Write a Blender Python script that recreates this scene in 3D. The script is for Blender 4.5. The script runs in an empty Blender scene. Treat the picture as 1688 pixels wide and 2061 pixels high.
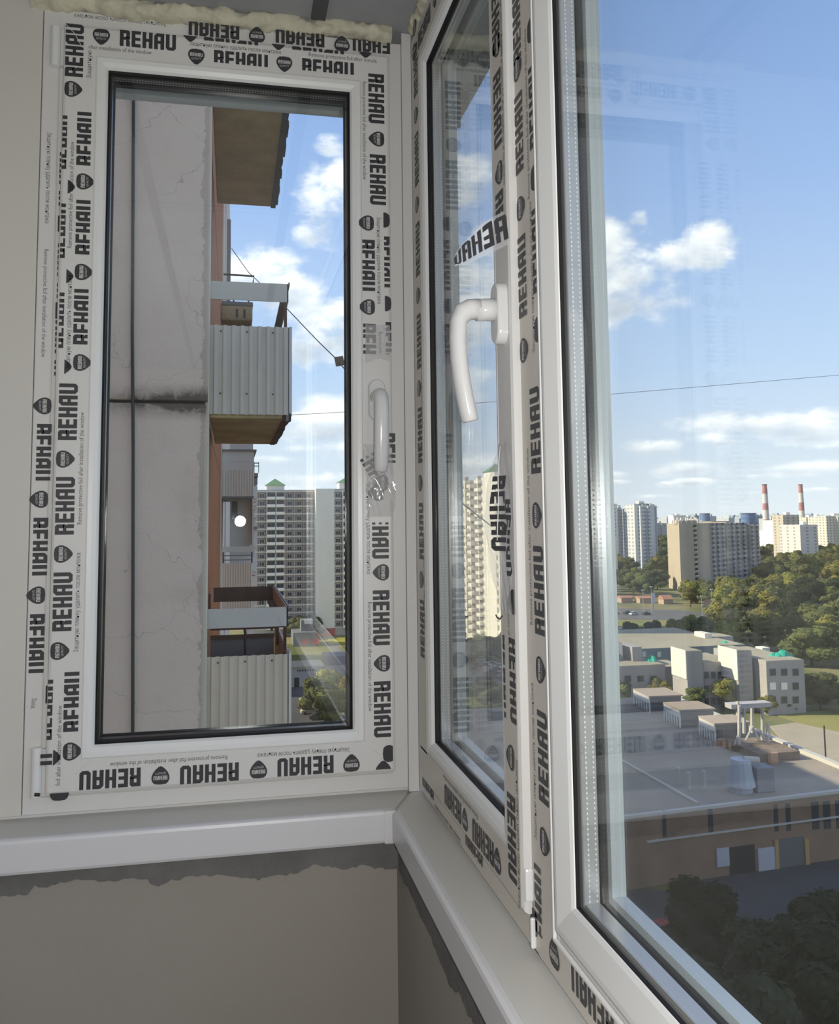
import bpy, math, random
import numpy as np
from mathutils import Vector

# ---------------------------------------------------------------- camera
EYE = np.array([0.0, 0.0, 1.5])
YAW, PITCH, ROLL = 2.02591082e-01, 8.79461663e-02, -1.06633108e-02
FPX, CX, CY = 1727.55, 820.22, 896.68
_f = np.array([math.sin(YAW)*math.cos(PITCH), math.cos(YAW)*math.cos(PITCH), math.sin(PITCH)])
_r = np.array([math.cos(YAW), -math.sin(YAW), 0.0]); _u = np.cross(_r, _f)
RT = math.cos(ROLL)*_r + math.sin(ROLL)*_u
UP = -math.sin(ROLL)*_r + math.cos(ROLL)*_u
C = bpy.context.scene.collection
sc = bpy.context.scene
cam = bpy.data.cameras.new('camera'); camo = bpy.data.objects.new('camera', cam); C.objects.link(camo)
cam.sensor_fit = 'VERTICAL'; cam.sensor_height = 36; cam.sensor_width = 36
cam.lens = FPX*36/2061
cam.shift_x = (844-CX)/2061; cam.shift_y = (CY-1030.5)/2061
cam.clip_start = 0.02; cam.clip_end = 20000
from mathutils import Matrix
m = Matrix(((RT[0], UP[0], -_f[0], 0), (RT[1], UP[1], -_f[1], 0), (RT[2], UP[2], -_f[2], 1.5), (0, 0, 0, 1)))
camo.matrix_world = m
sc.camera = camo

def ray(px, py):
    return (px-CX)/FPX*RT - (py-CY)/FPX*UP + _f
def at(px, py, X=None, Y=None, Z=None):
    """the real point seen at this place of the photograph, on a plane of known position"""
    d = ray(px, py)
    t = X/d[0] if X is not None else (Y/d[1] if Y is not None else (Z-1.5)/d[2])
    return EYE + d*t
G = -43.5      # street level, sixteen floors down

# ---------------------------------------------------------------- sky
class NT:
    def __init__(s, tree): s.t = tree; s.n = tree.nodes; s.l = tree.links
    def node(s, kind, **kw):
        n = s.n.new(kind)
        for k, v in kw.items(): setattr(n, k, v)
        return n
    def put(s, sock, v):
        if hasattr(v, 'is_output') or isinstance(v, bpy.types.NodeSocket): s.l.new(v, sock)
        elif v is not None: sock.default_value = v
    def m(s, op, a, b=None, c=None, clamp=False):
        n = s.node('ShaderNodeMath', operation=op); n.use_clamp = clamp
        s.put(n.inputs[0], a); s.put(n.inputs[1], b)
        if c is not None: s.put(n.inputs[2], c)
        return n.outputs[0]
    def mix(s, fac, a, b, blend='MIX'):
        n = s.node('ShaderNodeMix', data_type='RGBA', blend_type=blend)
        s.put(n.inputs[0], fac); s.put(n.inputs[6], a); s.put(n.inputs[7], b)
        return n.outputs[2]
    def ramp(s, fac, stops):
        n = s.node('ShaderNodeValToRGB'); s.put(n.inputs[0], fac)
        e = n.color_ramp.elements
        while len(e) < len(stops): e.new(.5)
        for el, (p, c) in zip(e, stops): el.position = p; el.color = (*c, 1) if len(c) == 3 else c
        return n.outputs[0]
    def noise(s, vec, scale, detail=4, rough=.55, dist=0.0):
        n = s.node('ShaderNodeTexNoise'); s.put(n.inputs['Vector'], vec)
        n.inputs['Scale'].default_value = scale; n.inputs['Detail'].default_value = detail
        n.inputs['Roughness'].default_value = rough; n.inputs['Distortion'].default_value = dist
        return n.outputs[0]

world = bpy.data.worlds.new('sky'); sc.world = world; world.use_nodes = True
W = NT(world.node_tree); W.n.clear()
SKY_STRENGTH = 1.5
tc = W.node('ShaderNodeTexCoord').outputs['Generated']
sep = W.node('ShaderNodeSeparateXYZ'); W.l.new(tc, sep.inputs[0])
az = W.m('ARCTAN2', sep.outputs[0], sep.outputs[1]); el = W.m('ARCSINE', sep.outputs[2])
cmb = W.node('ShaderNodeCombineXYZ'); W.put(cmb.inputs[0], az); W.put(cmb.inputs[1], W.m('MULTIPLY', el, 1.7)); 
n1 = W.noise(cmb.outputs[0], 13, 9, .62, .15)
n2 = W.noise(cmb.outputs[0], 22, 4, .6)
blue = W.ramp(W.m('DIVIDE', el, 1.2), [(0.0, (.57, .60, .64)), (.05, (.49, .545, .625)), (.14, (.36, .465, .64)), (.30, (.235, .345, .585)), (.45, (.165, .265, .50)), (.7, (.09, .17, .39)), (1, (.06, .12, .31))])
clouds = [ # px, py, half width, half height of each bank as seen from the balcony, weight
    (1275, 565, 95, 78, 1), (1235, 500, 60, 55, .9), (1345, 520, 45, 38, 1), (1415, 500, 52, 52, 1), (1215, 610, 60, 42, .9), (1283, 440, 22, 18, .8),
    (930, 365, 90, 42, 1), (935, 330, 50, 22, .9), (975, 560, 100, 55, 1), (920, 640, 100, 60, 1), (1000, 480, 40, 30, .9),
    (660, 420, 60, 75, 1), (690, 360, 30, 40, 1), (620, 470, 34, 26, .9), (664, 292, 30, 22, .9),
    (540, 565, 88, 60, 1), (610, 600, 50, 60, 1), (470, 560, 60, 50, 1), (660, 660, 90, 60, 1), (610, 700, 50, 40, 1), (745, 640, 70, 90, 1),
    (650, 850, 110, 42, 1), (760, 840, 90, 50, .9), (690, 905, 130, 18, .8), (560, 925, 110, 12, .7), (640, 965, 90, 16, .9), (560, 985, 60, 10, .7),
    (905, 800, 70, 30, .8), (960, 935, 110, 22, .9), (900, 870, 60, 12, .6), (960, 760, 60, 20, .6),
    (1560, 852, 175, 26, 1), (1640, 870, 80, 24, 1), (1320, 902, 64, 17, 1), (1440, 888, 62, 18, .9), (1395, 940, 78, 14, .95), (1350, 950, 45, 11, .8),
    (1610, 943, 110, 14, .9), (1540, 958, 50, 8, .8), (1392, 969, 44, 9, .9), (1345, 974, 22, 6, .8), (1235, 955, 36, 8, .7), (1230, 970, 34, 6, .7), (1530, 992, 60, 5, .6), (1660, 985, 60, 6, .5), (1300, 1000, 100, 6, .6)]
acc = None; low = None
for (px, py, rx, ry, wt) in clouds:
    d = ray(px, py); d = d/np.linalg.norm(d); a0 = math.atan2(d[0], d[1]); e0 = math.asin(d[2])
    dx = ray(px+rx, py); dx = dx/np.linalg.norm(dx); wa = math.hypot(math.atan2(dx[0], dx[1])-a0, 0)*1.15
    dy = ray(px, py-ry); dy = dy/np.linalg.norm(dy); we = abs(math.asin(dy[2])-e0)*1.15
    u = W.m('DIVIDE', W.m('SUBTRACT', az, a0), wa); v = W.m('DIVIDE', W.m('SUBTRACT', el, e0), we)
    q = W.m('SUBTRACT', wt, W.m('ADD', W.m('MULTIPLY', u, u), W.m('MULTIPLY', v, v)))
    if acc is None: acc = q
    else: acc = W.m('SMOOTH_MAX', acc, q, .25)
    s_ = W.m('MULTIPLY', W.m('MAXIMUM', q, 0), v)
    low = s_ if low is None else W.m('ADD', low, s_)
# elsewhere in the sky the same kind of scattered fair weather cloud goes on
nb = W.noise(tc, 3.2, 7, .6, .3)
elsewhere = W.m('MULTIPLY', W.m('SUBTRACT', nb, .51), 6)
far_az = W.m('GREATER_THAN', W.m('ABSOLUTE', W.m('SUBTRACT', az, .28)), .62)
high = W.m('GREATER_THAN', el, .62)
acc = W.m('MAXIMUM', W.m('MAXIMUM', acc, -3), W.m('ADD', W.m('MULTIPLY', elsewhere, W.m('MAXIMUM', far_az, high)), W.m('MULTIPLY', W.m('SUBTRACT', 1, W.m('MAXIMUM', far_az, high)), -3)))
dens = W.m('ADD', acc, W.m('ADD', W.m('MULTIPLY', W.m('SUBTRACT', n1, .53), 5.2), W.m('MULTIPLY', W.m('SUBTRACT', n2, .5), .9)))
mr = W.node('ShaderNodeMapRange', interpolation_type='SMOOTHSTEP'); W.put(mr.inputs[0], dens); mr.inputs[1].default_value = -.45; mr.inputs[2].default_value = 1.0
alpha = W.m('MULTIPLY', mr.outputs[0], .93)
sh = W.m('ADD', W.m('ADD', W.m('MULTIPLY', low, .9), .55), W.m('MULTIPLY', W.m('SUBTRACT', n2, .5), 1.3), clamp=True)
ccol = W.ramp(sh, [(0, (.42, .46, .53)), (.45, (.60, .62, .67)), (1, (.90, .88, .86))])
skyc = W.mix(alpha, blue, ccol)
# below the horizon: dull ground colour
below = W.m('LESS_THAN', sep.outputs[2], -.002)
skyc = W.mix(below, skyc, (.10, .11, .09, 1))
bg = W.node('ShaderNodeBackground'); W.l.new(skyc, bg.inputs[0]); bg.inputs[1].default_value = SKY_STRENGTH
wo = W.node('ShaderNodeOutputWorld'); W.l.new(bg.outputs[0], wo.inputs[0])

# ---------------------------------------------------------------- sun, camera flash, exposure
sun = bpy.data.lights.new('sun', 'SUN'); sun.energy = 6.0; sun.angle = .009; sun.color = (1, .87, .66)
so = bpy.data.objects.new('sun', sun); C.objects.link(so)
SA, SE = math.radians(15), math.radians(32)
sd = Vector((math.cos(SA)*math.cos(SE), -math.sin(SA)*math.cos(SE), -math.sin(SE)))
so.rotation_euler = sd.to_track_quat('-Z', 'Y').to_euler(); so.location = (-30, 0, 60)
fl = bpy.data.lights.new('camera_flash', 'POINT'); fl.energy = 26; fl.shadow_soft_size = .018; fl.color = (1, .98, .955)
fo = bpy.data.objects.new('camera_flash', fl); C.objects.link(fo); fo.location = (.030, -.025, 1.506)
vs = sc.view_settings; vs.view_transform = 'Standard'; vs.look = 'None'; vs.exposure = 0.36; vs.gamma = 1; vs.use_curve_mapping = False
sc.cycles.transparent_max_bounces = 32; sc.cycles.max_bounces = 8; sc.cycles.glossy_bounces = 5

random.seed(7); rng = random.Random(11)

# ---------------------------------------------------------------- materials
MATS = {}
def mat(name, col, rough=.6, spec=.4, metal=0., noise=None, bump=None, col2=None, emit=None):
    if name in MATS: return MATS[name]
    m = bpy.data.materials.new(name); m.use_nodes = True; N = NT(m.node_tree)
    b = N.n['Principled BSDF']; b.inputs['Base Color'].default_value = (*col, 1); b.inputs['Roughness'].default_value = rough
    b.inputs['Specular IOR Level'].default_value = spec; b.inputs['Metallic'].default_value = metal
    oc = N.node('ShaderNodeTexCoord').outputs['Object']
    if noise:
        sc_, amt = noise; c2 = col2 or tuple(x*(1-amt) for x in col)
        n = N.noise(oc, sc_, 6, .6)
        r = N.ramp(n, [(.35, col), (.68, c2)]); N.l.new(r, b.inputs['Base Color'])
    if bump:
        bn = N.node('ShaderNodeBump'); bn.inputs['Strength'].default_value = bump[1]; bn.inputs['Distance'].default_value = bump[2] if len(bump) > 2 else .002
        N.l.new(N.noise(oc, bump[0], 5, .6), bn.inputs['Height']); N.l.new(bn.outputs[0], b.inputs['Normal'])
    MATS[name] = m; return m
pvc = mat('white_pvc', (.66, .655, .64), .32, .45, bump=(600, .04, .0004))
pvc_bead = mat('bright_pvc_bead', (.74, .75, .75), .28, .45)
film_m = mat('protective_film', (.68, .675, .66), .28, .5, bump=(45, .22, .0006))
film_w = mat('oblique_flash_film', (.60, .565, .51), .35, .45, bump=(45, .2, .0006))  # film of the long window; beige tone carries the dimmer oblique flash
ink = mat('dark_grey_print', (.045, .045, .05), .45, .4)
ink_small = mat('small_grey_print', (.12, .12, .125), .45, .4)
ink_light = mat('light_print', (.55, .55, .54), .45, .4)
gasket_m = mat('black_rubber', (.012, .011, .012), .55, .3)
gasket_b = mat('brown_rubber', (.055, .03, .028), .5, .3)
alu = mat('spacer_aluminium', (.58, .57, .57), .26, .7, .35)
alu_d = mat('dark_spacer', (.05, .045, .045), .3, .5, .3)
sill_m = mat('sill_pvc', (.60, .59, .56), .38, .4, bump=(900, .1, .0004))
sill_edge = mat('sill_nose_pvc', (.66, .66, .68), .3, .45)
wall_m = mat('plastered_wall', (.35, .325, .295), .85, .2, noise=(3, .07), bump=(260, .5, .001))
mortar_m = mat('grey_mortar', (.185, .185, .18), .9, .15, noise=(14, .25), bump=(90, .8, .003))
foam_m = mat('polyurethane_foam', (.66, .635, .50), .8, .2, noise=(30, .22), bump=(160, .6, .003))
ceil_m = mat('ceiling_panel_grey', (.36, .37, .39), .55, .3, noise=(8, .12))
dark_joint = mat('dark_joint', (.10, .10, .105), .7, .2)
panel_m = mat('wall_panel_pvc', (.62, .60, .56), .4, .35)

def glass_mat(name, tint=(.97, .985, .98), boost=1.0):
    m = bpy.data.materials.new(name); m.use_nodes = True; N = NT(m.node_tree); N.n.clear()
    g = N.node('ShaderNodeNewGeometry')
    dot = N.node('ShaderNodeVectorMath', operation='DOT_PRODUCT'); N.l.new(g.outputs['Incoming'], dot.inputs[0]); N.l.new(g.outputs['Normal'], dot.inputs[1])
    c = N.m('ABSOLUTE', dot.outputs['Value'])
    F = N.m('ADD', .052*boost, N.m('MULTIPLY', .80, N.m('POWER', N.m('SUBTRACT', 1, c), 5)), clamp=True)
    t = N.node('ShaderNodeBsdfTransparent'); t.inputs[0].default_value = (*tint, 1)
    gl = N.node('ShaderNodeBsdfGlossy'); gl.inputs['Roughness'].default_value = 0.0
    mx = N.node('ShaderNodeMixShader'); N.l.new(F, mx.inputs[0]); N.l.new(t.outputs[0], mx.inputs[1]); N.l.new(gl.outputs[0], mx.inputs[2])
    o = N.node('ShaderNodeOutputMaterial'); N.l.new(mx.outputs[0], o.inputs[0]); MATS[name] = m; return m
glass = glass_mat('window_glass')
def clear_film():
    m = bpy.data.materials.new('clear_film'); m.use_nodes = True; N = NT(m.node_tree); b = N.n['Principled BSDF']
    b.inputs['Base Color'].default_value = (.72, .72, .73, 1); b.inputs['Roughness'].default_value = .12; b.inputs['Specular IOR Level'].default_value = .8
    t = N.node('ShaderNodeBsdfTransparent'); mx = N.node('ShaderNodeMixShader'); mx.inputs[0].default_value = .38
    N.l.new(t.outputs[0], mx.inputs[1]); N.l.new(b.outputs[0], mx.inputs[2]); N.l.new(mx.outputs[0], N.n['Material Output'].inputs[0]); return m
film_clear = clear_film()

# ---------------------------------------------------------------- mesh helpers
class MB:
    def __init__(s): s.v = []; s.f = []; s.mi = []; s.k = 0
    def mt(s, k): s.k = k; return s
    def face(s, pts):
        i = len(s.v); s.v += [tuple(map(float, p)) for p in pts]; s.f.append(tuple(range(i, i+len(pts)))); s.mi.append(s.k); return s
    def box(s, x0, x1, y0, y1, z0, z1, f=None):
        p = [(x0, y0, z0), (x1, y0, z0), (x1, y1, z0), (x0, y1, z0), (x0, y0, z1), (x1, y0, z1), (x1, y1, z1), (x0, y1, z1)]
        if f: p = [f(*q) for q in p]
        i = len(s.v); s.v += [tuple(map(float, q)) for q in p]
        for q in ((0, 3, 2, 1), (4, 5, 6, 7), (0, 1, 5, 4), (1, 2, 6, 5), (2, 3, 7, 6), (3, 0, 4, 7)): s.f.append(tuple(i+j for j in q)); s.mi.append(s.k)
        return s
    def prism(s, poly, z0, z1):
        n = len(poly); i = len(s.v)
        s.v += [(float(p[0]), float(p[1]), float(z0)) for p in poly] + [(float(p[0]), float(p[1]), float(z1)) for p in poly]
        s.f.append(tuple(i+j for j in range(n-1, -1, -1))); s.mi.append(s.k); s.f.append(tuple(i+n+j for j in range(n))); s.mi.append(s.k)
        for j in range(n): k = (j+1) % n; s.f.append((i+j, i+k, i+n+k, i+n+j)); s.mi.append(s.k)
        return s
    def tube(s, pts, r, n=8, caps=True):
        pts = [Vector(p) for p in pts]; R = r if isinstance(r, (list, tuple)) else [r]*len(pts); base = len(s.v); up = None
        for a, p in enumerate(pts):
            d = (pts[min(a+1, len(pts)-1)]-pts[max(a-1, 0)]).normalized()
            if up is None: up = Vector((0, 0, 1)) if abs(d.z) < .9 else Vector((0, 1, 0))
            x = d.cross(up).normalized(); y = x.cross(d).normalized(); up = y
            ra = R[a]; rx, ry = ra if isinstance(ra, tuple) else (ra, ra)
            for k in range(n):
                t = 2*math.pi*k/n; q = p+x*math.cos(t)*rx+y*math.sin(t)*ry; s.v.append(tuple(q))
        for a in range(len(pts)-1):
            for k in range(n):
                k2 = (k+1) % n; s.f.append((base+a*n+k, base+a*n+k2, base+(a+1)*n+k2, base+(a+1)*n+k)); s.mi.append(s.k)
        if caps:
            s.f.append(tuple(base+k for k in range(n-1, -1, -1))); s.mi.append(s.k)
            e = base+(len(pts)-1)*n; s.f.append(tuple(e+k for k in range(n))); s.mi.append(s.k)
        return s
    def build(s, name, mats, parent=None, smooth=False, bevel=0, recalc=True):
        me = bpy.data.meshes.new(name); me.from_pydata(s.v, [], s.f)
        if not isinstance(mats, (list, tuple)): mats = [mats]
        for m in mats: me.materials.append(m)
        me.polygons.foreach_set('material_index', s.mi)
        if recalc:
            import bmesh
            bm = bmesh.new(); bm.from_mesh(me); bmesh.ops.recalc_face_normals(bm, faces=bm.faces); bm.to_mesh(me); bm.free()
        me.update()
        if smooth: me.polygons.foreach_set('use_smooth', [True]*len(me.polygons))
        o = bpy.data.objects.new(name, me); C.objects.link(o)
        if parent: o.parent = parent
        if bevel:
            b = o.modifiers.new('b', 'BEVEL'); b.width = bevel; b.segments = 2; b.limit_method = 'ANGLE'; b.angle_limit = .6
        return o
def tag(o, label=None, cat=None, group=None, kind=None):
    for k, v in (('label', label), ('category', cat), ('group', group), ('kind', kind)):
        if v: o[k] = v
    return o
def empty(name, label, cat, group=None, kind=None, loc=(0, 0, 0)):
    o = bpy.data.objects.new(name, None); C.objects.link(o); o.location = loc; o.empty_display_size = .1
    return tag(o, label, cat, group, kind)
def link_copy(src, parent, loc=None, rot=None):
    c = src.copy(); C.objects.link(c); c.parent = parent
    if loc is not None: c.location = loc
    if rot is not None: c.rotation_euler = rot
    return c

# mitred frame: a profile (inset, depth) swept round a rectangle
def ring(mb, rect, prof, mp, closed=False):
    u0, u1, v0, v1 = rect; i0 = len(mb.v)
    for (i, d) in prof:
        for (u, v) in ((u0+i, v0+i), (u1-i, v0+i), (u1-i, v1-i), (u0+i, v1-i)): mb.v.append(tuple(map(float, mp(u, v, d))))
    n = len(prof)
    for a in range(n if closed else n-1):
        b = (a+1) % n
        for k in range(4):
            k2 = (k+1) % 4; mb.f.append((i0+a*4+k, i0+a*4+k2, i0+b*4+k2, i0+b*4+k)); mb.mi.append(mb.k)
    return mb
EY, RX = 1.515, .325           # front planes of the two outer frames
mapE = lambda u, v, d: (u, EY+d, v)
mapR = lambda u, v, d: (RX+d, -u, v)       # u runs towards the camera

# ---------------------------------------------------------------- the lettering of the film
def _ch(x0, y0, x1, y1, tl=0, tr=0, br=0, bl=0):
    p = []
    p += [(x0+bl, y0)] + ([(x1-br, y0), (x1, y0+br)] if br else [(x1, y0)])
    p += [(x1, y1-tr), (x1-tr, y1)] if tr else [(x1, y1)]
    p += [(x0+tl, y1), (x0, y1-tl)] if tl else [(x0, y1)]
    if bl: p += [(x0, y0+bl)]
    return p
b_ = .215
LET = {
 'R': [_ch(0, 0, b_, 1), _ch(b_, .79, .57, 1, tr=.10), _ch(.355, .52, .57, .79), _ch(b_, .40, .57, .58, br=.05), _ch(.355, 0, .57, .40, tr=.06)],
 'E': [_ch(0, 0, b_, 1), _ch(b_, .80, .52, 1), _ch(b_, .41, .50, .59), _ch(b_, 0, .52, .20)],
 'H': [_ch(0, 0, b_, 1), _ch(b_, .41, .36, .59), _ch(.36, 0, .575, 1)],
 'A': [_ch(0, 0, b_, 1, tl=.16), _ch(b_, .79, .36, 1), _ch(.36, 0, .575, 1), _ch(b_, .36, .36, .54)],
 'U': [_ch(0, 0, b_, 1, bl=.13), _ch(b_, 0, .37, .2), _ch(.37, 0, .585, 1, br=.13)]}
ADV = [0, .665, 1.285, 1.95, 2.62]; WLEN = 3.2
def word_polys(word='REHAU'):
    out = []
    for ch, a in zip(word, ADV): out += [[(x+a-WLEN/2, y-.5) for x, y in p] for p in LET[ch]]
    return out
BLK = []
BAN = [(math.cos(t)*(.52+.04*math.cos(3*t)), math.sin(t)*.5+.03*math.sin(3*t)) for t in [2*math.pi*k/18 for k in range(18)]]
def badge_shape():
    """a rounded shield: flat-ish top, bulging sides, narrow rounded foot"""
    k = [(-.42, .40), (-.30, .49), (0, .52), (.30, .49), (.42, .40), (.50, .22), (.49, .03), (.40, -.17), (.26, -.34), (.10, -.48), (0, -.51), (-.10, -.48), (-.26, -.34), (-.40, -.17), (-.49, .03), (-.50, .22)]
    return k
def clip(poly, lo, hi):
    for s, lim in ((1, lo), (-1, -hi)):
        out = []
        for i in range(len(poly)):
            a, b = poly[i], poly[(i+1) % len(poly)]; da, db = s*a[1]-lim, s*b[1]-lim
            if da >= 0: out.append(a)
            if (da >= 0) != (db >= 0):
                t = da/(da-db); out.append((a[0]+t*(b[0]-a[0]), a[1]+t*(b[1]-a[1])))
        poly = out
        if not poly: return []
    return poly
_tc = {}
def text_mesh(s):
    if s in _tc: return _tc[s]
    cu = bpy.data.curves.new('t', 'FONT'); cu.body = s; cu.align_x = 'CENTER'; cu.align_y = 'CENTER'; cu.size = 1; cu.resolution_u = 2
    o = bpy.data.objects.new('t', cu); C.objects.link(o); dg = bpy.context.evaluated_depsgraph_get(); dg.update()
    me = o.evaluated_get(dg).to_mesh(); vs = [tuple(v.co[:2]) for v in me.vertices]; fs = [tuple(p.vertices) for p in me.polygons]
    o.evaluated_get(dg).to_mesh_clear(); bpy.data.objects.remove(o); bpy.data.curves.remove(cu)
    xs = [v[0] for v in vs]; ln = max(xs)-min(xs); mid = (max(xs)+min(xs))/2
    _tc[s] = ([(x-mid, y) for x, y in vs], fs, ln); return _tc[s]
ENG = 'Remove protective foil after installation of the window'
RUS = 'Защитную пленку удалить после монтажа'
HT = .0295
class Print:
    """collects printed marks on one flat face; mp maps (u, v, d) to the room"""
    def __init__(s, mp, d): s.mp = mp; s.d = d; s.a = MB()
    def _tr(s, c, ang, k):
        ca, sa = math.cos(math.radians(ang)), math.sin(math.radians(ang))
        return lambda x, y, dd=0: s.mp(c[0]+k*(x*ca-y*sa), c[1]+k*(x*sa+y*ca), s.d-dd)
    def word(s, c, ang, lo=-.5, hi=.5, k=HT, word='REHAU', xr=None):
        T = s._tr(c, ang, k); s.a.mt(0)
        for p in word_polys(word):
            q = clip(p, lo, hi)
            if xr and q: q = [(y, x) for x, y in clip([(y, x) for x, y in q], xr[0], xr[1])]
            if len(q) > 2: s.a.face([T(*z) for z in q])
    def badge(s, c, ang, lo=-.6, hi=.6, k=.0285):
        T = s._tr(c, ang, k); s.a.mt(0); q = clip(badge_shape(), lo, hi)
        if len(q) > 2: s.a.face([T(*z) for z in q])
        if hi > .3 and lo < -.3:
            s.a.mt(2)
            for p in word_polys(): s.a.face([T(x*.24, .14+y*.23, .0002) for x, y in p])
            vs, fs, ln = text_mesh('QUALITY')
            for f in fs: s.a.face([T(vs[i][0]/ln*.6, -.12+vs[i][1]/ln*.6*1.2, .0002) for i in f])
    def small(s, c, ang, txt, length=None, hgt=.0088):
        vs, fs, ln = text_mesh(txt); L = length or {ENG: .186, RUS: .160}.get(txt, .1); T = s._tr(c, ang, 1); s.a.mt(1); k = L/ln
        for f in fs: s.a.face([T(vs[i][0]*k, vs[i][1]*hgt*1.18) for i in f])
    def build(s, parent, name='printed_lettering'):
        return s.a.build(name, [ink, ink_small, ink_light], parent, recalc=False)
def uvE(px, py, d=-.016): p = at(px, py, Y=EY+d); return (p[0], p[2])
def uvR(px, py, d=0.0): p = at(px, py, X=RX+d); return (-p[1], p[2])

# ================================================================= ROOM SHELL
Z_TOP = 2.405; SILL = 1.03
w = MB().box(-1.2, .276, 1.47, 1.60, 0, .985).build('wall_end', wall_m); tag(w, 'plastered low wall under the end window, grey beige and smooth', 'wall', kind='structure')
w2 = MB().box(.276, .42, -2.2, 1.60, 0, .985).build('wall_right', wall_m); tag(w2, 'plastered low wall under the long window, running towards the viewer', 'wall', kind='structure')
def mortar_strip(pts, top, mp, name, parent):
    mb = MB(); rr = random.Random(3); P = []
    for i in range(len(pts)-1):
        a, b = pts[i], pts[i+1]; n = max(2, int(math.hypot(b[0]-a[0], b[1]-a[1])/.006))
        for k in range(n):
            t = k/n; P.append((a[0]+(b[0]-a[0])*t, a[1]+(b[1]-a[1])*t+rr.uniform(-.0022, .0022)))
    P.append(pts[-1])
    for i in range(len(P)-1):
        a, b = P[i], P[i+1]
        mb.face([mp(a[0], a[1], 0), mp(b[0], b[1], 0), mp(b[0], top, 0), mp(a[0], top, 0)])
        mb.face([mp(a[0], a[1], .003), mp(b[0], b[1], .003), mp(b[0], b[1], 0), mp(a[0], a[1], 0)])
    return mb.build(name, mortar_m, parent, recalc=False)
ep = [at(x, y, Y=1.467) for x, y in ((-200, 1830), (0, 1805), (55, 1800), (70, 1783), (95, 1786), (130, 1775), (180, 1769), (210, 1776), (250, 1770), (295, 1768), (302, 1778), (318, 1784), (345, 1772), (380, 1766), (440, 1762), (480, 1764), (520, 1770), (560, 1763), (600, 1756), (635, 1740), (660, 1745), (700, 1750), (725, 1742), (760, 1748), (803, 1748))]
mortar_strip([(-1.2, ep[0][2])]+[(p[0], p[2]) for p in ep[1:-1]]+[(.276, ep[-1][2])], .99, lambda u, v, d: (u, 1.467+d, v), 'mortar_band', w)
rp = [at(x, y, X=.273) for x, y in ((803, 1752), (812, 1775), (822, 1790), (835, 1820), (848, 1850), (868, 1890), (885, 1935), (896, 1960), (905, 1990), (925, 2000), (940, 2040), (955, 2061))]
mortar_strip([(-p[1], p[2]) for p in rp]+[(-.55, .90), (-.3, .88), (.2, .9), (2.2, .89)], .99, lambda u, v, d: (.273+d, -u, v), 'mortar_band', w2)
tag(MB().box(-1.4, -1.2, -2.2, 1.6, 0, 2.45).build('wall_left', wall_m), 'plain inner wall of the balcony, out of view', 'wall', kind='structure')
tag(MB().box(-1.2, .42, -2.3, -2.2, 0, 2.45).build('wall_back', wall_m), 'plain wall behind the viewer', 'wall', kind='structure')
tag(MB().box(-1.4, .42, -2.3, 1.6, -.1, 0).build('floor', mat('concrete_floor', (.28, .27, .25), .8, noise=(5, .2))), 'bare concrete balcony floor', 'floor', kind='structure')
ce = MB().box(-1.4, .42, -2.3, 1.60, Z_TOP+.012, Z_TOP+.1).build('ceiling', ceil_m); tag(ce, 'grey blue ceiling board above both windows', 'ceiling', kind='structure')
x1 = at(640, 30, Z=Z_TOP+.01); x0 = at(215, 5, Z=Z_TOP+.01)
MB().box(x1[0]-.012, x1[0]+.014, -2.1, 1.49, Z_TOP+.006, Z_TOP+.013).build('joint_strip', dark_joint, ce)
MB().box(x0[0]-.012, x0[0]+.012, -2.1, 1.49, Z_TOP+.006, Z_TOP+.013).build('joint_strip', dark_joint, ce)
# seams of the ceiling board
for yy in (.55, 1.2): MB().box(-1.19, .30, yy, yy+.004, Z_TOP+.009, Z_TOP+.0125).build('board_seam', dark_joint, ce)

from mathutils import noise as mnoise
def foam(path, name, label, r=.021, seed=1):
    mb = MB(); L = [Vector(p) for p in path]; P = []
    for a in range(len(L)-1):
        n = int((L[a+1]-L[a]).length/.004)
        P += [L[a].lerp(L[a+1], k/n) for k in range(n)]
    nn = 26
    for a, p in enumerate(P):
        d = (P[min(a+1, len(P)-1)]-P[max(0, a-1)]).normalized(); x = Vector((0, 0, 1)); y = d.cross(x).normalized()
        for k in range(nn):
            t = 2*math.pi*k/nn; dr = x*math.sin(t)+y*math.cos(t); q = (p+dr*r)*1.0
            e = 1+.42*mnoise.noise(q*22+Vector((seed, 0, 0)))+.34*mnoise.noise(q*60)+.20*mnoise.noise(q*150)
            mb.v.append(tuple(p+Vector((dr.x*r*1.0, dr.y*r*1.0, dr.z*r*.85))*e))
    for a in range(len(P)-1):
        for k in range(nn): k2 = (k+1) % nn; mb.f.append((a*nn+k, a*nn+k2, (a+1)*nn+k2, (a+1)*nn+k)); mb.mi.append(0)
    o = mb.build(name, foam_m, smooth=True); tag(o, label, 'foam'); return o
foam([(-.345, 1.512, Z_TOP+.004), (-.1, 1.51, Z_TOP+.001), (.29, 1.508, Z_TOP+.003)], 'foam_bead', 'lumpy yellow foam bead along the top of the end window', .019, 1)
foam([(.327, 1.49, Z_TOP+.006), (.325, .9, Z_TOP+.004), (.328, -.3, Z_TOP+.006)], 'foam_bead', 'yellow foam bead above the long window, beside the ceiling', .013, 5)

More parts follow.
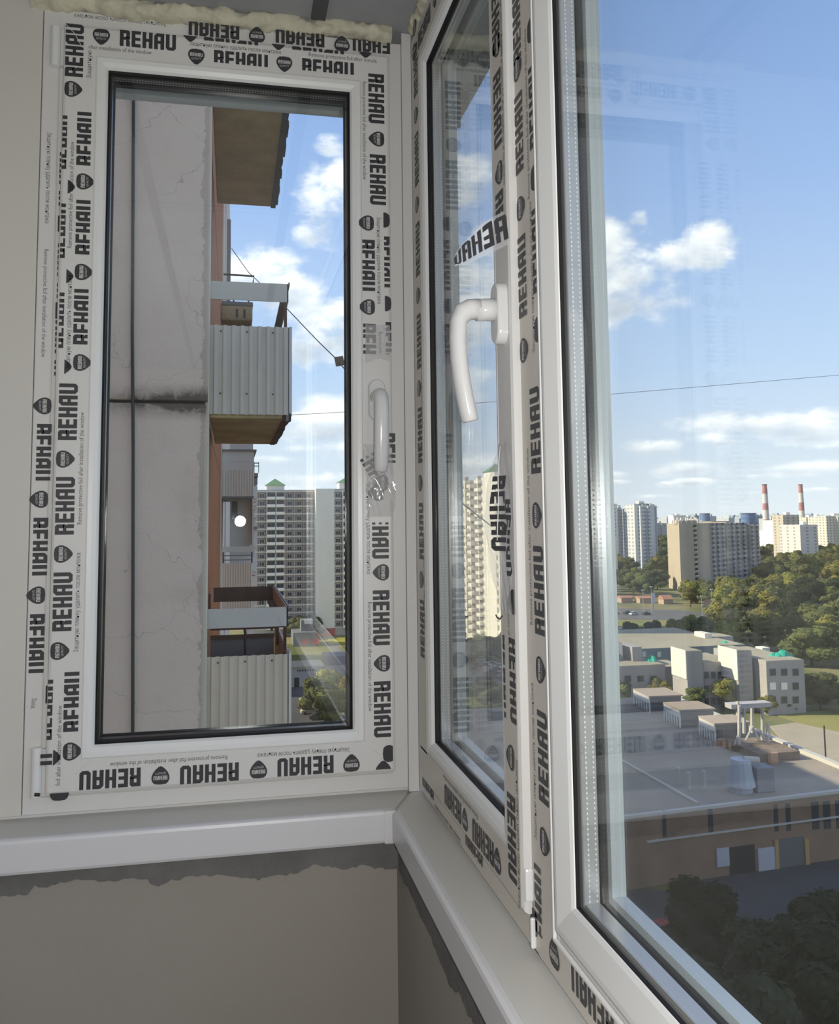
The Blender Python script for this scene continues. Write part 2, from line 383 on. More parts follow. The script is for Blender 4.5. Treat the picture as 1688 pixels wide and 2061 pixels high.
# sills: two white boards mitred at the corner
def sill(name, poly, label, groove):
    rt = empty(name, label, 'windowsill')
    mb = MB().prism(poly, SILL-.034, SILL); mb.build('sill_board', sill_m, rt, bevel=.006); return rt
s1 = sill('window_sill', [(-1.19, 1.43), (.266, 1.43), (.345, 1.60), (-1.19, 1.60)], 'white plastic sill under the end window, mitred at the corner', 0)
s2 = sill('window_sill', [(.266, 1.4285), (.266, -2.19), (.40, -2.19), (.40, 1.598), (.3455, 1.598)], 'white plastic sill under the long window, running towards the viewer', 0)
MB().box(-1.19, .252, 1.4235, 1.442, SILL-.052, SILL+.0006).build('sill_nose', sill_edge, s1, bevel=.006)
MB().box(.247, .268, 1.4235, 1.44, SILL-.053, SILL-.0005).build('end_cap', sill_edge, s1, bevel=.003)
MB().box(.2595, .277, -2.19, 1.4245, SILL-.050, SILL+.0006).build('sill_nose', sill_edge, s2, bevel=.006)

# wide white panel left of the end window
tp = empty('trim_1', 'white plastic wall panel left of the end window', 'panel', kind='structure')
MB().box(-.95, -.3265, EY+.001, EY+.03, 1.036, Z_TOP+.012).build('wall_panel', panel_m, tp, bevel=.0015)
MB().box(-1.2, -.9515, EY+.001, EY+.03, 1.036, Z_TOP+.012).build('wall_panel', panel_m, tp, bevel=.0015)
MB().box(-1.2, .325, EY+.012, EY+.075, SILL-.001, 1.0405).build('sealing_strip', pvc, tp)
MB().box(.3065, .3245, EY-.004, EY+.07, 1.0305, Z_TOP+.011).build('corner_post', pvc, tp, bevel=.001)

# ================================================================= WINDOW 1 (end of the balcony)
FR1 = (-.325, .306, 1.037, 2.396); SA1 = (-.289, .281, 1.070, 2.362)
w1 = empty('window_1', 'tall end window, white frame wrapped in printed film, opening onto the balconies next door', 'window', kind='structure')
prof_frame = [(0, .065), (0, .001), (.001, 0), (.026, 0), (.028, .003), (.034, .003), (.050, .012), (.050, .065)]
ring(MB(), FR1, prof_frame, mapE).build('frame', pvc, w1)
S = -.016
prof_sash = [(0, .004), (0, S+.005), (.0015, S+.0015), (.005, S), (.054, S), (.0545, S+.0015), (.0555, S+.0015), (.056, S)]
sash1 = ring(MB(), SA1, prof_sash, mapE).build('sash', pvc, w1)
ring(MB(), SA1, [(.056, S), (.063, S+.0005), (.070, S+.0035), (.0735, S+.0085), (.0740, S+.010)], mapE).build('glazing_bead', pvc_bead, w1)
ring(MB(), SA1, [(.0735, S+.0080), (.0765, S+.0105), (.0770, S+.0135), (.0745, S+.015)], mapE).build('gasket', gasket_m, w1)
GL = .0745
def igu(rect, mp, d0, parent, name_mat=None, dark=None, inset=GL):
    """double glazing: two 4 mm panes, a perforated spacer between them, a rubber lip outside"""
    u0, u1, v0, v1 = rect; a = inset-.006
    for dd in (d0, d0+.020):
        mb = MB(); pts = []
        mb.box(u0+a, u1-a, v0+a, v1-a, dd, dd+.003, f=lambda u, v, d: mp(u, v, d)); mb.build('glass_pane', glass, parent)
    ring(MB(), rect, [(inset-.006, d0+.0032), (inset+.0040, d0+.0032), (inset+.0045, d0+.0040), (inset+.0045, d0+.0185), (inset+.0035, d0+.0195), (inset-.006, d0+.0195)], mp).build('spacer', dark or alu, parent)
igu(SA1, mapE, -.0015, w1, dark=alu_d)
# perforations of the spacer are tiny lozenges with a painted glint, two rows, joined into one part
def pits(rect, mp, d0, parent, inset, sides, step=.0048):
    mb = MB(); u0, u1, v0, v1 = rect; a = inset+.0042; r = .0012
    def pit(c, e1, e2):
        pass
    for side in sides:
        L = (v1-v0-2*a) if side in 'LR' else (u1-u0-2*a); n = int(L/step)
        for k in range(n):
            for dd in (.0082, .0158):
                s = k*step+step/2
                if side == 'L': f = lambda p, q: mp(u0+a, v0+a+s+p, d0+dd+q)
                elif side == 'R': f = lambda p, q: mp(u1-a, v0+a+s+p, d0+dd+q)
                elif side == 'T': f = lambda p, q: mp(u0+a+s+p, v1-a, d0+dd+q)
                else: f = lambda p, q: mp(u0+a+s+p, v0+a, d0+dd+q)
                # tiny raised lozenge; its white colour puts in the flash glint of a hole
                mb.mt(0).face([f(-r, 0), f(0, -r*.8), f(r, 0), f(0, r*.8)])
    return mb
def lift(mb, vec):
    mb.v = [(x+vec[0], y+vec[1], z+vec[2]) for x, y, z in mb.v]; return mb
pit_m = mat('hole_glint', (.95, .95, .95), .3, .8, .0)
lift(pits(SA1, mapE, -.0015, w1, GL, 'T'), (0, 0, -.0010)).build('spacer_perforation', pit_m, w1)['kind'] = 'stuff'
ring(MB(), SA1, [(.062, .0225), (.0795, .0225), (.0815, .026), (.080, .032), (.060, .034)], mapE).build('outer_gasket', gasket_m, w1)
ring(MB(), SA1, [(.060, .032), (.0785, .032), (.0785, .042), (.062, .050), (0, .050)], mapE).build('outer_lip', gasket_m, w1)
# hinges on the left
for zc, l in ((at(105, 98, Y=EY)[2], .072), (at(70, 1552, Y=EY)[2], .078)):
    hx = SA1[0]-.014
    mb = MB().tube([(hx, EY-.008, zc-l/2), (hx, EY-.008, zc+l/2)], .0085, 14)
    h = mb.build('hinge', pvc_bead, w1, smooth=False, bevel=.0015)
    MB().box(hx-.004, SA1[0]+.002, EY-.006, EY+.002, zc-l/2+.004, zc+l/2-.004).build('hinge_leaf', pvc, h)
MB().tube([(SA1[0]-.014, EY-.018, 1.074), (SA1[0]-.006, EY-.018, 1.073)], .0028, 8).build('hinge_pin', mat('dark_steel', (.03, .03, .03), .4, metal=.6), w1)

# film strips of the end window (each strip a part, its print a sub-part)
def strip(mp, u0, u1, v0, v1, d, parent, m=film_m, t=.0004):
    return MB().box(u0, u1, v0, v1, d-t, d, f=lambda u, v, dd: mp(u, v, dd)).build('protective_film', m, parent)
D1 = S-.0003; DP = S-.0010
su0, su1, sv0, sv1 = SA1
zr0 = at(757, 727, Y=EY+S)[2]; zr1 = at(757, 893, Y=EY+S)[2]     # stretch round the handle where the film is torn off
fL = strip(mapE, su0+.006, su0+.0535, sv0+.05, sv1-.05, S-.0002, w1)
fT = strip(mapE, su0+.006, su1-.006, sv1-.0535, sv1-.005, S-.0003, w1)
fB = strip(mapE, su0+.006, su1-.006, sv0+.005, sv0+.0535, S-.0003, w1)
fR1 = strip(mapE, su1-.0535, su1-.006, zr0, sv1-.05, S-.0002, w1)
fR2 = strip(mapE, su1-.0535, su1-.006, sv0+.05, zr1, S-.0002, w1)
fFL = strip(mapE, FR1[0]+.002, FR1[0]+.0245, 1.10+.02, 2.30, -.0001, w1, t=.0005)
fFT = strip(mapE, FR1[0]+.03, FR1[1]-.02, FR1[3]-.0245, FR1[3]-.002, -.0001, w1, t=.0005)
p = Print(mapE, DP-.0002)
for x, y in ((173, 280), (171, 458), (167, 638), (148, 1412)): p.word(uvE(x, y), 90, lo=-.28)
for x, y in ((172, 366), (169, 548), (166, 730), (146, 1512)): p.badge(uvE(x, y), 90, lo=-.45)
for x, y in ((137, 829), (131, 1018), (126, 1211), (150, 102)): p.word(uvE(x, y), 90)
for x, y in ((132, 924), (128, 1115), (121, 1310), (148, 180)): p.badge(uvE(x, y), 90)
for x, y in ((134, 287), (131, 465), (128, 645), (105, 1428)): p.word(uvE(x, y), 90, lo=-.02, hi=.24)
for x, y in ((133, 376), (130, 556), (126, 738), (103, 1525)): p.badge(uvE(x, y), 90, lo=-.6, hi=-.1)
p.small(uvE(143, 392), 90, ENG); p.small(uvE(139, 648), 90, RUS); p.small(uvE(163, 942), 90, ENG); p.small(uvE(156, 1212), 90, RUS); p.small(uvE(119, 1500), 90, 'foil after installation of the window', .125)
p.small(uvE(180, 130), 90, 'Защитную', .05)
p.build(fL)
p = Print(mapE, DP-.0002)
p.word(uvE(298, 82), 0); p.badge(uvE(204, 75), 0)
for x, y in ((431, 62), (604, 78)): p.word(uvE(x, y-1), 180, lo=-.42, k=.0275)
p.word(uvE(757, 93), 180, lo=-.3, k=.0275, xr=(-.95, 1.6))
for x, y in ((517, 70), (688, 88)): p.badge(uvE(x, y), 180)
for x, y in ((465, 96), (640, 114)): p.word(uvE(x, y), 0, lo=.28, hi=.5)
for x, y in ((383, 75), (560, 92), (735, 108)): p.badge(uvE(x, y-6), 0, lo=-.6, hi=-.12)
for x, y in ((485, 122), (660, 138)): p.word(uvE(x, y), 0, lo=-.28)
for x, y in ((395, 115), (572, 130)): p.badge(uvE(x, y), 0, lo=-.5)
p.small(uvE(242, 101), 0, 'after installation of the window', .105)
p.small(uvE(474, 97), 0, RUS); p.small(uvE(690, 117), 0, 'Remove protective foil after installa', .125)
p.build(fT)
p = Print(mapE, -.0009); p.small(uvE(243, 41, 0), 180, RUS, .155); p.build(fFT)
p = Print(mapE, -.0009)
for x, y in ((84, 910), (77, 1100), (70, 1295)): p.word(uvE(x, y, 0), -90, lo=-.28)
for x, y in ((85, 817), (78, 1005), (72, 1198)): p.badge(uvE(x, y, 0), -90)
for x, y in ((115, 360), (111, 545), (106, 700)): p.word(uvE(x, y, 0), 90, lo=-.5, hi=-.12)
for x, y in ((113, 450), (108, 625)): p.badge(uvE(x, y, 0), -90, lo=.1, hi=.6)
p.badge(uvE(88, 1398, 0), -90, lo=.1, hi=.6)
p.small(uvE(97, 358, 0), -90, RUS); p.small(uvE(90, 610, 0), -90, ENG); p.small(uvE(68, 1415, 0), -90, 'Защ', .016)
p.build(fFL)
p = Print(mapE, DP-.0002)
for x, y in ((757, 199), (760, 362)): p.word(uvE(x, y), -90)
p.word(uvE(738, 534), -90, lo=-.28); p.word(uvE(740, 704), -90, lo=-.28, xr=(-1.6, .3))
for x, y in ((757, 280),): p.badge(uvE(x, y), -90)
for x, y in ((736, 449), (738, 618)): p.badge(uvE(x, y), -90, lo=-.45)
for x, y in ((768, 527), (771, 700)): p.word(uvE(x, y), -90, lo=.15, hi=.5, xr=(-1.6, 1.6 if y < 600 else .4))
for x, y in ((768, 443), (771, 611)): p.badge(uvE(x, y), -90, lo=.1, hi=.6)
p.small(uvE(733, 263), -90, ENG); p.small(uvE(762, 524), -90, RUS); p.small(uvE(765, 690), -90, 'Remove prot', .04)
p.build(fR1)
p = Print(mapE, DP-.0002)
for x, y in ((767, 1243), (769, 1427)): p.word(uvE(x, y), -90)
p.word(uvE(765, 1070), -90, xr=(-.55, 1.6))
p.word(uvE(748, 935), -60, word='REHAU', xr=(-.6, .75))
for x, y in ((766, 1152), (768, 1335), (765, 972), (756, 992)): p.badge(uvE(x, y), -90)
for x, y in ((779, 925),): p.word(uvE(x, y), -90, lo=-.1, hi=.5, xr=(-1.6, .2))
p.small(uvE(741, 1063), -90, RUS); p.small(uvE(744, 1321), -90, ENG); p.small(uvE(772, 940), 90, 'window', .03)
p.build(fR2)
p = Print(mapE, DP-.0002)
for x, y in ((222, 1567), (422, 1556), (615, 1541)): p.word(uvE(x, y), 180)
for x, y in ((323, 1560), (520, 1548), (707, 1535)): p.badge(uvE(x, y), 180)
p.small(uvE(341, 1531), 180, ENG); p.small(uvE(612, 1514), 180, RUS, .155)
p.badge(uvE(787, 1516), 90, lo=-.1); p.badge(uvE(771, 1548), 180, hi=.0); p.badge(uvE(120, 1592), 180, lo=.1)
p.word(uvE(100, 1578), 90, lo=-.1, xr=(1.0, 1.6))
p.build(fB)
# small creases where the film is cut at the corners
crease = MB()
for a, b in (((132, 48), (165, 95)), ((165, 95), (182, 100)), ((150, 1560), (185, 1530)), ((738, 128), (772, 108)), ((770, 1530), (738, 1500)), ((98, 1580), (140, 1592))):
    pa, pb = at(*a, Y=EY+S-.0009), at(*b, Y=EY+S-.0009); mid = (pa+pb)/2+np.array([.002, -.0006, .003])
    crease.tube([pa, mid, pb], .0006, 5)
crease.build('film_crease', film_m, w1)

# crumpled and curled film round the handle
def crumple(name, parent, fn, nu, nv, seed, amp, m=film_clear, letters=None):
    rr = random.Random(seed); ph = [(rr.uniform(4, 16), rr.uniform(4, 16), rr.uniform(0, 6)) for _ in range(6)]
    def F(s, t):
        k = sum(math.sin(a*s+b*t+c) for a, b, c in ph)/6
        return fn(s, t, amp*k)
    mb = MB()
    for i in range(nu+1):
        for j in range(nv+1): mb.v.append(tuple(map(float, F(i/nu, j/nv))))
    for i in range(nu):
        for j in range(nv):
            a = i*(nv+1)+j; mb.f.append((a, a+1, a+nv+2, a+nv+1)); mb.mi.append(0)
    o = mb.build(name, m, parent, smooth=True, recalc=False)
    if letters:
        lb = MB()
        for (word, s0, s1, t0, t1) in letters:
            for poly in word_polys('REHAU' if word else 'REHAU'):
                q = [((x+1.6)/3.2, y+.5) for x, y in poly]
                if word: q = [(x, y) for x, y in q]
                # subdivide thin pieces along s so that they follow the folds
                xs = [x for x, y in q]
                lo_, hi_ = min(xs), max(xs); n = 3
                for k in range(n):
                    c = clip([(y, x) for x, y in q], lo_+(hi_-lo_)*k/n, lo_+(hi_-lo_)*(k+1)/n)
                    if len(c) > 2:
                        P3 = [np.array(F(s0+(s1-s0)*x, t0+(t1-t0)*y)) for y, x in c]
                        lb.face([v+np.array(letters_off) for v in P3])
        lb.build('printed_lettering', ink, o, recalc=False)
    return o
letters_off = (-.0006, -.0006, 0)
A0 = at(735, 1040, Y=EY+S); A1 = at(788, 895, Y=EY+S)
crumple('crumpled_film', w1, lambda s, t, k: (A0[0]+(A1[0]-A0[0])*t+.004*math.sin(5*s), EY+S-.003-.012*math.sin(math.pi*s)*t-abs(k), A0[2]+(A1[2]-A0[2])*s), 34, 12, 4, .009)
B0 = at(735, 733, Y=EY+S); B1 = at(784, 655, Y=EY+S)
crumple('curled_film', w1, lambda s, t, k: (B0[0]+(B1[0]-B0[0])*t, EY+S-.002-.018*(1-s)**2*t-abs(k)*.6, B0[2]+(B1[2]-B0[2])*s+.008*(1-s)*math.sin(3.1*t)), 22, 10, 9, .005)

# ---------------------------------------------------------------- handles
def capsule(mb, c, w, h, d0, d1, mp, n=10):
    pts = []
    for k in range(2*n):
        t = math.pi*k/(n-.0)
        y = (h/2-w/2) if 0 < t < math.pi else -(h/2-w/2)
        if k in (0, n): y = 0
    pts = []
    for k in range(n+1): t = math.pi*k/n; pts.append((c[0]+w/2*math.cos(t), c[1]+(h-w)/2+w/2*math.sin(t)))
    for k in range(n+1): t = math.pi+math.pi*k/n; pts.append((c[0]+w/2*math.cos(t), c[1]-(h-w)/2+w/2*math.sin(t)))
    m_ = len(pts); i0 = len(mb.v)
    lev = [(1.0, d0), (1.0, d1*.55+d0*.45), (.97, d1*.85+d0*.15), (.86, d1)]
    for s, d in lev:
        for (u, v) in pts: mb.v.append(tuple(map(float, mp(c[0]+(u-c[0])*s, c[1]+(v-c[1])*(s if s == 1 else 1-(1-s)*w/h), d))))
    for a in range(len(lev)-1):
        for k in range(m_): k2 = (k+1) % m_; mb.f.append((i0+a*m_+k, i0+a*m_+k2, i0+(a+1)*m_+k2, i0+(a+1)*m_+k)); mb.mi.append(mb.k)
    mb.f.append(tuple(i0+(len(lev)-1)*m_+k for k in range(m_))); mb.mi.append(mb.k)
    return mb
handle_m = mat('white_handle_plastic', (.66, .66, .66), .2, .5)
def handle(parent, mp, c, d, label=None):
    ro = capsule(MB(), c, .030, .074, d, d-.012, mp).build('handle', handle_m, parent, bevel=.0)
    for f in ro.data.polygons: f.use_smooth = len(f.vertices) < 6
    MB().tube([mp(c[0], c[1]+.004, d-.010), mp(c[0], c[1]+.004, d-.022), mp(c[0], c[1]+.003, d-.034)], [.0138, .0132, .0130], 20, caps=True).build('neck', handle_m, ro, smooth=True)
    P = []; Rr = []
    for s, (dv, dd) in zip((0, .04, .10, .18, .3, .45, .6, .75, .88, .97, 1), ((.0045, -.030), (.0035, -.042), (-.001, -.050), (-.012, -.0555), (-.033, -.0565), (-.056, -.0555), (-.079, -.053), (-.100, -.0495), (-.117, -.046), (-.127, -.0435), (-.129, -.043))):
        P.append(mp(c[0], c[1]+dv, d+dd)); w = .0120+.0012*math.sin(s*math.pi) if s < .9 else .0112; Rr.append((w if s > .1 else .0132, .0100 if s > .15 else .0125))
    Rr[-1] = (.0104, .0080)
    mb = MB().tube(P, Rr, 18); mb.build('lever', handle_m, ro, smooth=True)
    return ro
cE = uvE(757, 806)
handle(w1, mapE, (cE[0], cE[1]), S)

# ================================================================= WINDOW 2 (long side)
w2_ = empty('window_2', 'long side window with a narrow opening sash and a wide fixed pane overlooking the city', 'window', kind='structure')
YM0, YM1 = .853, .9335          # mullion between the sash and the wide pane (y)
FR2a = (-1.497, -(YM0), SILL+.006, 2.396)
VS = 1.5+(2.283-1.5)            # reference heights shared with the end window
# outer frame of the sash opening (u = -y)
def solid_bar(mb, u0, u1, v0, v1, d0=0., d1=.065): return mb.box(u0, u1, v0, v1, d0, d1, f=lambda u, v, d: mapR(u, v, d))
fr = MB()
RZ0, RZ1 = SILL+.006, 2.398
solid_bar(fr, -1.53, -1.445, RZ0, RZ1); solid_bar(fr, -1.445, -YM1+.02, RZ0, RZ0+.055); solid_bar(fr, -1.445, -YM1+.02, RZ1-.055, RZ1)
solid_bar(fr, -YM1-.001, -YM0, RZ0, RZ1)
solid_bar(fr, -YM0, 2.19, RZ0, RZ0+.050); solid_bar(fr, -YM0, 2.19, RZ1-.050, RZ1)
solid_bar(fr, .55, .68, RZ0+.050, RZ1-.050); 
fr.build('frame', pvc, w2_, bevel=.0012)
SA2 = (-1.452, -.931, 1.072, 2.360); S2 = -.0105
ring(MB(), SA2, [(0, .004), (0, S2+.006), (.002, S2+.002), (.006, S2), (.054, S2), (.0545, S2+.0015), (.0555, S2+.0015), (.056, S2)], mapR).build('sash', pvc, w2_)
ring(MB(), SA2, [(.056, S2), (.062, S2+.0005), (.069, S2+.0035), (.0735, S2+.0085), (.074, S2+.010)], mapR).build('glazing_bead', pvc_bead, w2_)
ring(MB(), SA2, [(.0735, S2+.0085), (.0748, S2+.0100), (.0752, S2+.0142), (.0740, S2+.0142)], mapR).build('gasket', gasket_m, w2_)
igu(SA2, mapR, .0035, w2_)
lift(pits(SA2, mapR, .0035, w2_, GL, 'L'), (0, -.0010, 0)).build('spacer_perforation', pit_m, w2_)['kind'] = 'stuff'
ring(MB(), SA2, [(.062, .0285), (.078, .0285), (.078, .034), (.060, .036)], mapR).build('outer_gasket', gasket_m, w2_)
ring(MB(), SA2, [(.060, .034), (.082, .034), (.082, .048), (.062, .054), (0, .054)], mapR).build('outer_lip', pvc_bead, w2_)
# wide fixed pane: bead, gasket, glazing, outer lip
FX = (-YM0, .55, RZ0+.050, RZ1-.050)
def bead_ring(rect):
    # ridge line of the frame, bead and gasket inside the opening
    ring(MB(), rect, [(-.012, -.0004), (-.0105, -.0032), (-.008, -.0032), (-.0065, -.0004)], mapR).build('frame_ridge', pvc_bead, w2_)
    ring(MB(), rect, [(.005, 0), (.0065, -.006), (.009, -.0072), (.014, -.0072), (.038, -.0015), (.042, .0005), (.0425, .0025)], mapR).build('glazing_bead', pvc_bead, w2_)
    ring(MB(), rect, [(.0422, .0018), (.0436, .0025), (.0436, .0056), (.0400, .0056)], mapR).build('gasket', gasket_m, w2_)
    igu(rect, mapR, .0055, w2_, inset=.0425)
    lift(pits(rect, mapR, .0055, w2_, .0425, 'L'), (0, -.0010, 0)).build('spacer_perforation', pit_m, w2_)['kind'] = 'stuff'
    ring(MB(), rect, [(.012, .0300), (.0450, .0300), (.0450, .0350), (.012, .036)], mapR).build('outer_gasket', gasket_m, w2_)
    ring(MB(), rect, [(.012, .0345), (.0530, .0345), (.0530, .0490), (.030, .0560), (-.02, .0560)], mapR).build('outer_lip', pvc_bead, w2_)
bead_ring(FX)
bead_ring((.68, 2.15, RZ0+.050, RZ1-.050))
# film strips
Sr = S2
fa = strip(mapR, SA2[1]-.0535, SA2[1]-.0065, at(1010, 445, X=RX+Sr)[2], SA2[3]-.004, Sr-.0002, w2_, film_w)
fb = strip(mapR, SA2[1]-.0535, SA2[1]-.0065, SA2[2]+.004, at(1037, 1238, X=RX+Sr)[2], Sr-.0002, w2_, film_w)
fc = strip(mapR, -YM1+.006, -YM0-.0125, RZ0+.003, RZ1-.003, -.0001, w2_, film_w, t=.0005)
fd = strip(mapR, SA2[0]+.006, SA2[1]-.0535, SA2[2]+.005, SA2[2]+.053, Sr-.0002, w2_, film_w)
fe = strip(mapR, -1.43, -YM1, RZ0+.002, RZ0+.030, -.0001, w2_, film_w, t=.0005)
ff = strip(mapR, -YM0-.012, .55, RZ0+.003, RZ0+.0375, -.0001, w2_, film_w, t=.0005)
fg = strip(mapR, SA2[0]+.006, SA2[0]+.0535, SA2[2]+.05, SA2[3]-.05, Sr-.0002, w2_, film_w)
fh = strip(mapR, SA2[0]+.006, SA2[1]-.0535, SA2[3]-.053, SA2[3]-.005, Sr-.0002, w2_, film_w)
LR = lambda x, y: uvR(x, y, Sr); L0 = lambda x, y: uvR(x, y, 0)
def zR(y, x=1010, d=Sr): return at(x, y, X=RX+d)[2]
p = Print(mapR, Sr-.0011); uc = SA2[1]-.031
for x, y in ((1001, 208), ): p.word((uc, zR(y)), -90)
p.word((uc, zR(8)), -90); p.word((uc, zR(460)), -90, xr=(-1.6, -.45))
for y in (75, 343): p.badge((uc, zR(y)), -90)
p.small((SA2[1]-.0105, zR(225)), -90, ENG); p.small((SA2[1]-.0105, zR(30)), -90, RUS, .1)
p.build(fa)
p = Print(mapR, Sr-.0011)
p.word((SA2[1]-.014, zR(1357)), -90, lo=-.5, hi=.2); p.badge((SA2[1]-.0155, zR(1212, 1035)), -90, hi=.25)
p.word((uc-.002, zR(1662)), -90); p.badge((uc-.002, zR(1508)), -90)
p.word((SA2[1]-.049, zR(1357)), -90, lo=-.12, hi=.12)
p.small((SA2[1]-.028, zR(1270)), -90, 'installation of the window', .08); p.small((SA2[1]-.0105, zR(1640)), -90, RUS)
p.build(fb)
p = Print(mapR, -.0011); um = -(YM1-.022); zM = lambda y, x=1070: at(x, y, X=RX)[2]
for y in (262, 558, 30): p.word((um-.003, zM(y, 1050)), 90, lo=-.4)
for y in (864, 1188, 1518): p.word((um+.026, zM(y, 1085)), 90)
for y in (118, 412, 705): p.badge((um-.003, zM(y, 1055)), 90, lo=-.45)
for y in (1037, 1347, 1683): p.badge((um+.026, zM(y, 1085)), 90)
for y in (215, 510): p.word((um+.046, zM(y, 1072)), 90, lo=.1, hi=.5)
for y in (55, 362, 670): p.badge((um+.046, zM(y, 1072)), 90, lo=.05, hi=.6)
p.small((um+.024, zM(230, 1060)), 90, ENG, .2); p.small((um+.028, zM(560, 1068)), 90, RUS, .17); p.small((um-.0, zM(1078, 1070)), 90, ENG, .195); p.small((um-.002, zM(1530, 1075)), 90, RUS, .165)
p.build(fc)
p = Print(mapR, Sr-.0011)
for x, y in ((912, 1630), (973, 1722)): p.word((LR(x, y)[0], SA2[2]+.024), 180)
for x, y in ((937, 1676), (1003, 1775)): p.badge((LR(x, y)[0], SA2[2]+.024), 180)
p.small((LR(925, 1620)[0], SA2[2]+.047), 180, ENG); p.build(fd)
p = Print(mapR, -.0011)
for x, y in ((862, 1605), (955, 1745)): p.word((L0(x, y)[0], RZ0+.018), 180, hi=.2, k=.026)
p.small((L0(900, 1650)[0], RZ0+.007), 180, RUS); p.build(fe)
p = Print(mapR, -.0011)
p.badge((L0(1118, 1968)[0], RZ0+.026), 180); p.word((L0(1192, 2010)[0], RZ0+.028), 180); p.word((L0(1192, 2010)[0]+.165, RZ0+.028), 180)
p.badge((L0(1192, 2010)[0]+.083, RZ0+.028), 180); p.word((um+.005, zM(1835, 1085)), 90, lo=-.2, xr=(-.8, 1.6)); p.badge((um-.01, RZ0+.03), 90, lo=-.2); p.build(ff)
p = Print(mapR, Sr-.0011)
for k in range(7): p.word((SA2[0]+.030, at(825, 705, X=RX+Sr)[2]+(k-3)*.1625), 90); p.badge((SA2[0]+.030, at(825, 705, X=RX+Sr)[2]+(k-3)*.1625+.081), 90)
p.small((SA2[0]+.048, 1.75), 90, ENG); p.small((SA2[0]+.048, 1.4), 90, RUS); p.build(fg)
p = Print(mapR, Sr-.0011)
for k in range(3): p.word((SA2[0]+.1+k*.1625, SA2[3]-.026), 0); p.badge((SA2[0]+.018+k*.1625, SA2[3]-.026), 0)
p.build(fh)
# the torn flap with letters standing off the stile
T0 = at(1014, 424, X=RX+Sr-.001); T1 = at(1022, 492, X=RX+Sr-.001); tip = at(915, 528, X=RX-.070)
def flap(s, t, k):
    root = T0+(T1-T0)*t; w_ = 1-.72*s**2.2
    a = T0+(T1-T0)*.5; mid = a+(tip-a)*s; side = (T1-T0)*(t-.5)*w_*1.0
    sag = np.array([-.004*math.sin(math.pi*s), .004*math.sin(math.pi*s), .001*math.sin(math.pi*s)])
    return mid+side+sag+np.array([-abs(k)*.5, k*.5, k])
letters_off = (-.0010, -.0008, 0)
crumple('torn_film_flap', w2_, flap, 26, 8, 21, .0022, letters=[('REHAU', -.03, .99, .85, .12)])
# crumpled film lower down the stile
K0 = at(1000, 895, X=RX+Sr); K1 = at(1037, 1238, X=RX+Sr)
ua = SA2[1]
letters_off = (-.0012, -.0006, 0)
def low_film(s, t, k):
    return (RX+Sr-.0015-.022*math.sin(math.pi*min(1, s*1.05))**.8*(1-t)**1.5*(.35+.65*s)-abs(k)*1.1, -(ua-.0535+.047*t)+.006*(1-t)*math.sin(math.pi*s), K1[2]+(K0[2]-K1[2])*s)
crumple('crumpled_film', w2_, low_film, 40, 12, 33, .004, letters=[('REHAU', .80, .36, .20, .78), ('REHAU', .66, .22, 1.0, .8)])
mb = MB(); cr = [low_film(s, .55-.45*abs(s-.65), 0) for s in (.98, .9, .8, .7, .6, .5, .42)]
mb.tube([np.array(q)-np.array([.0035, .0005, 0]) for q in cr], .0007, 6).build('fold_highlight', handle_m, w2_, smooth=True)
cu_ = [at(1010, 1240, X=RX+Sr-.012), at(1006, 1246, X=RX+Sr-.018), at(1000, 1243, X=RX+Sr-.020), at(998, 1238, X=RX+Sr-.020)]
MB().tube(cu_, .0009, 6).build('film_curl', ink, w2_, smooth=True)
# handle of the sash
cR = (SA2[1]-.026, at(1008, 636, X=RX+Sr)[2])
handle(w2_, mapR, cR, Sr)
# small white caps at the foot of the mullion
zc = at(1066, 1772, X=RX)[2]
MB().box(SA2[1]+.0005, SA2[1]+.0065, zc-.018, zc+.018, -.010, 0, f=lambda u, v, d: mapR(u, v, d)).build('hinge_cap', pvc_bead, w2_, bevel=.004)
zc = at(1085, 1905, X=RX)[2]
MB().box(-YM1+.008, -YM1+.013, RZ0+.004, RZ0+.036, -.006, 0, f=lambda u, v, d: mapR(u, v, d)).build('drain_cap', pvc_bead, w2_, bevel=.002)

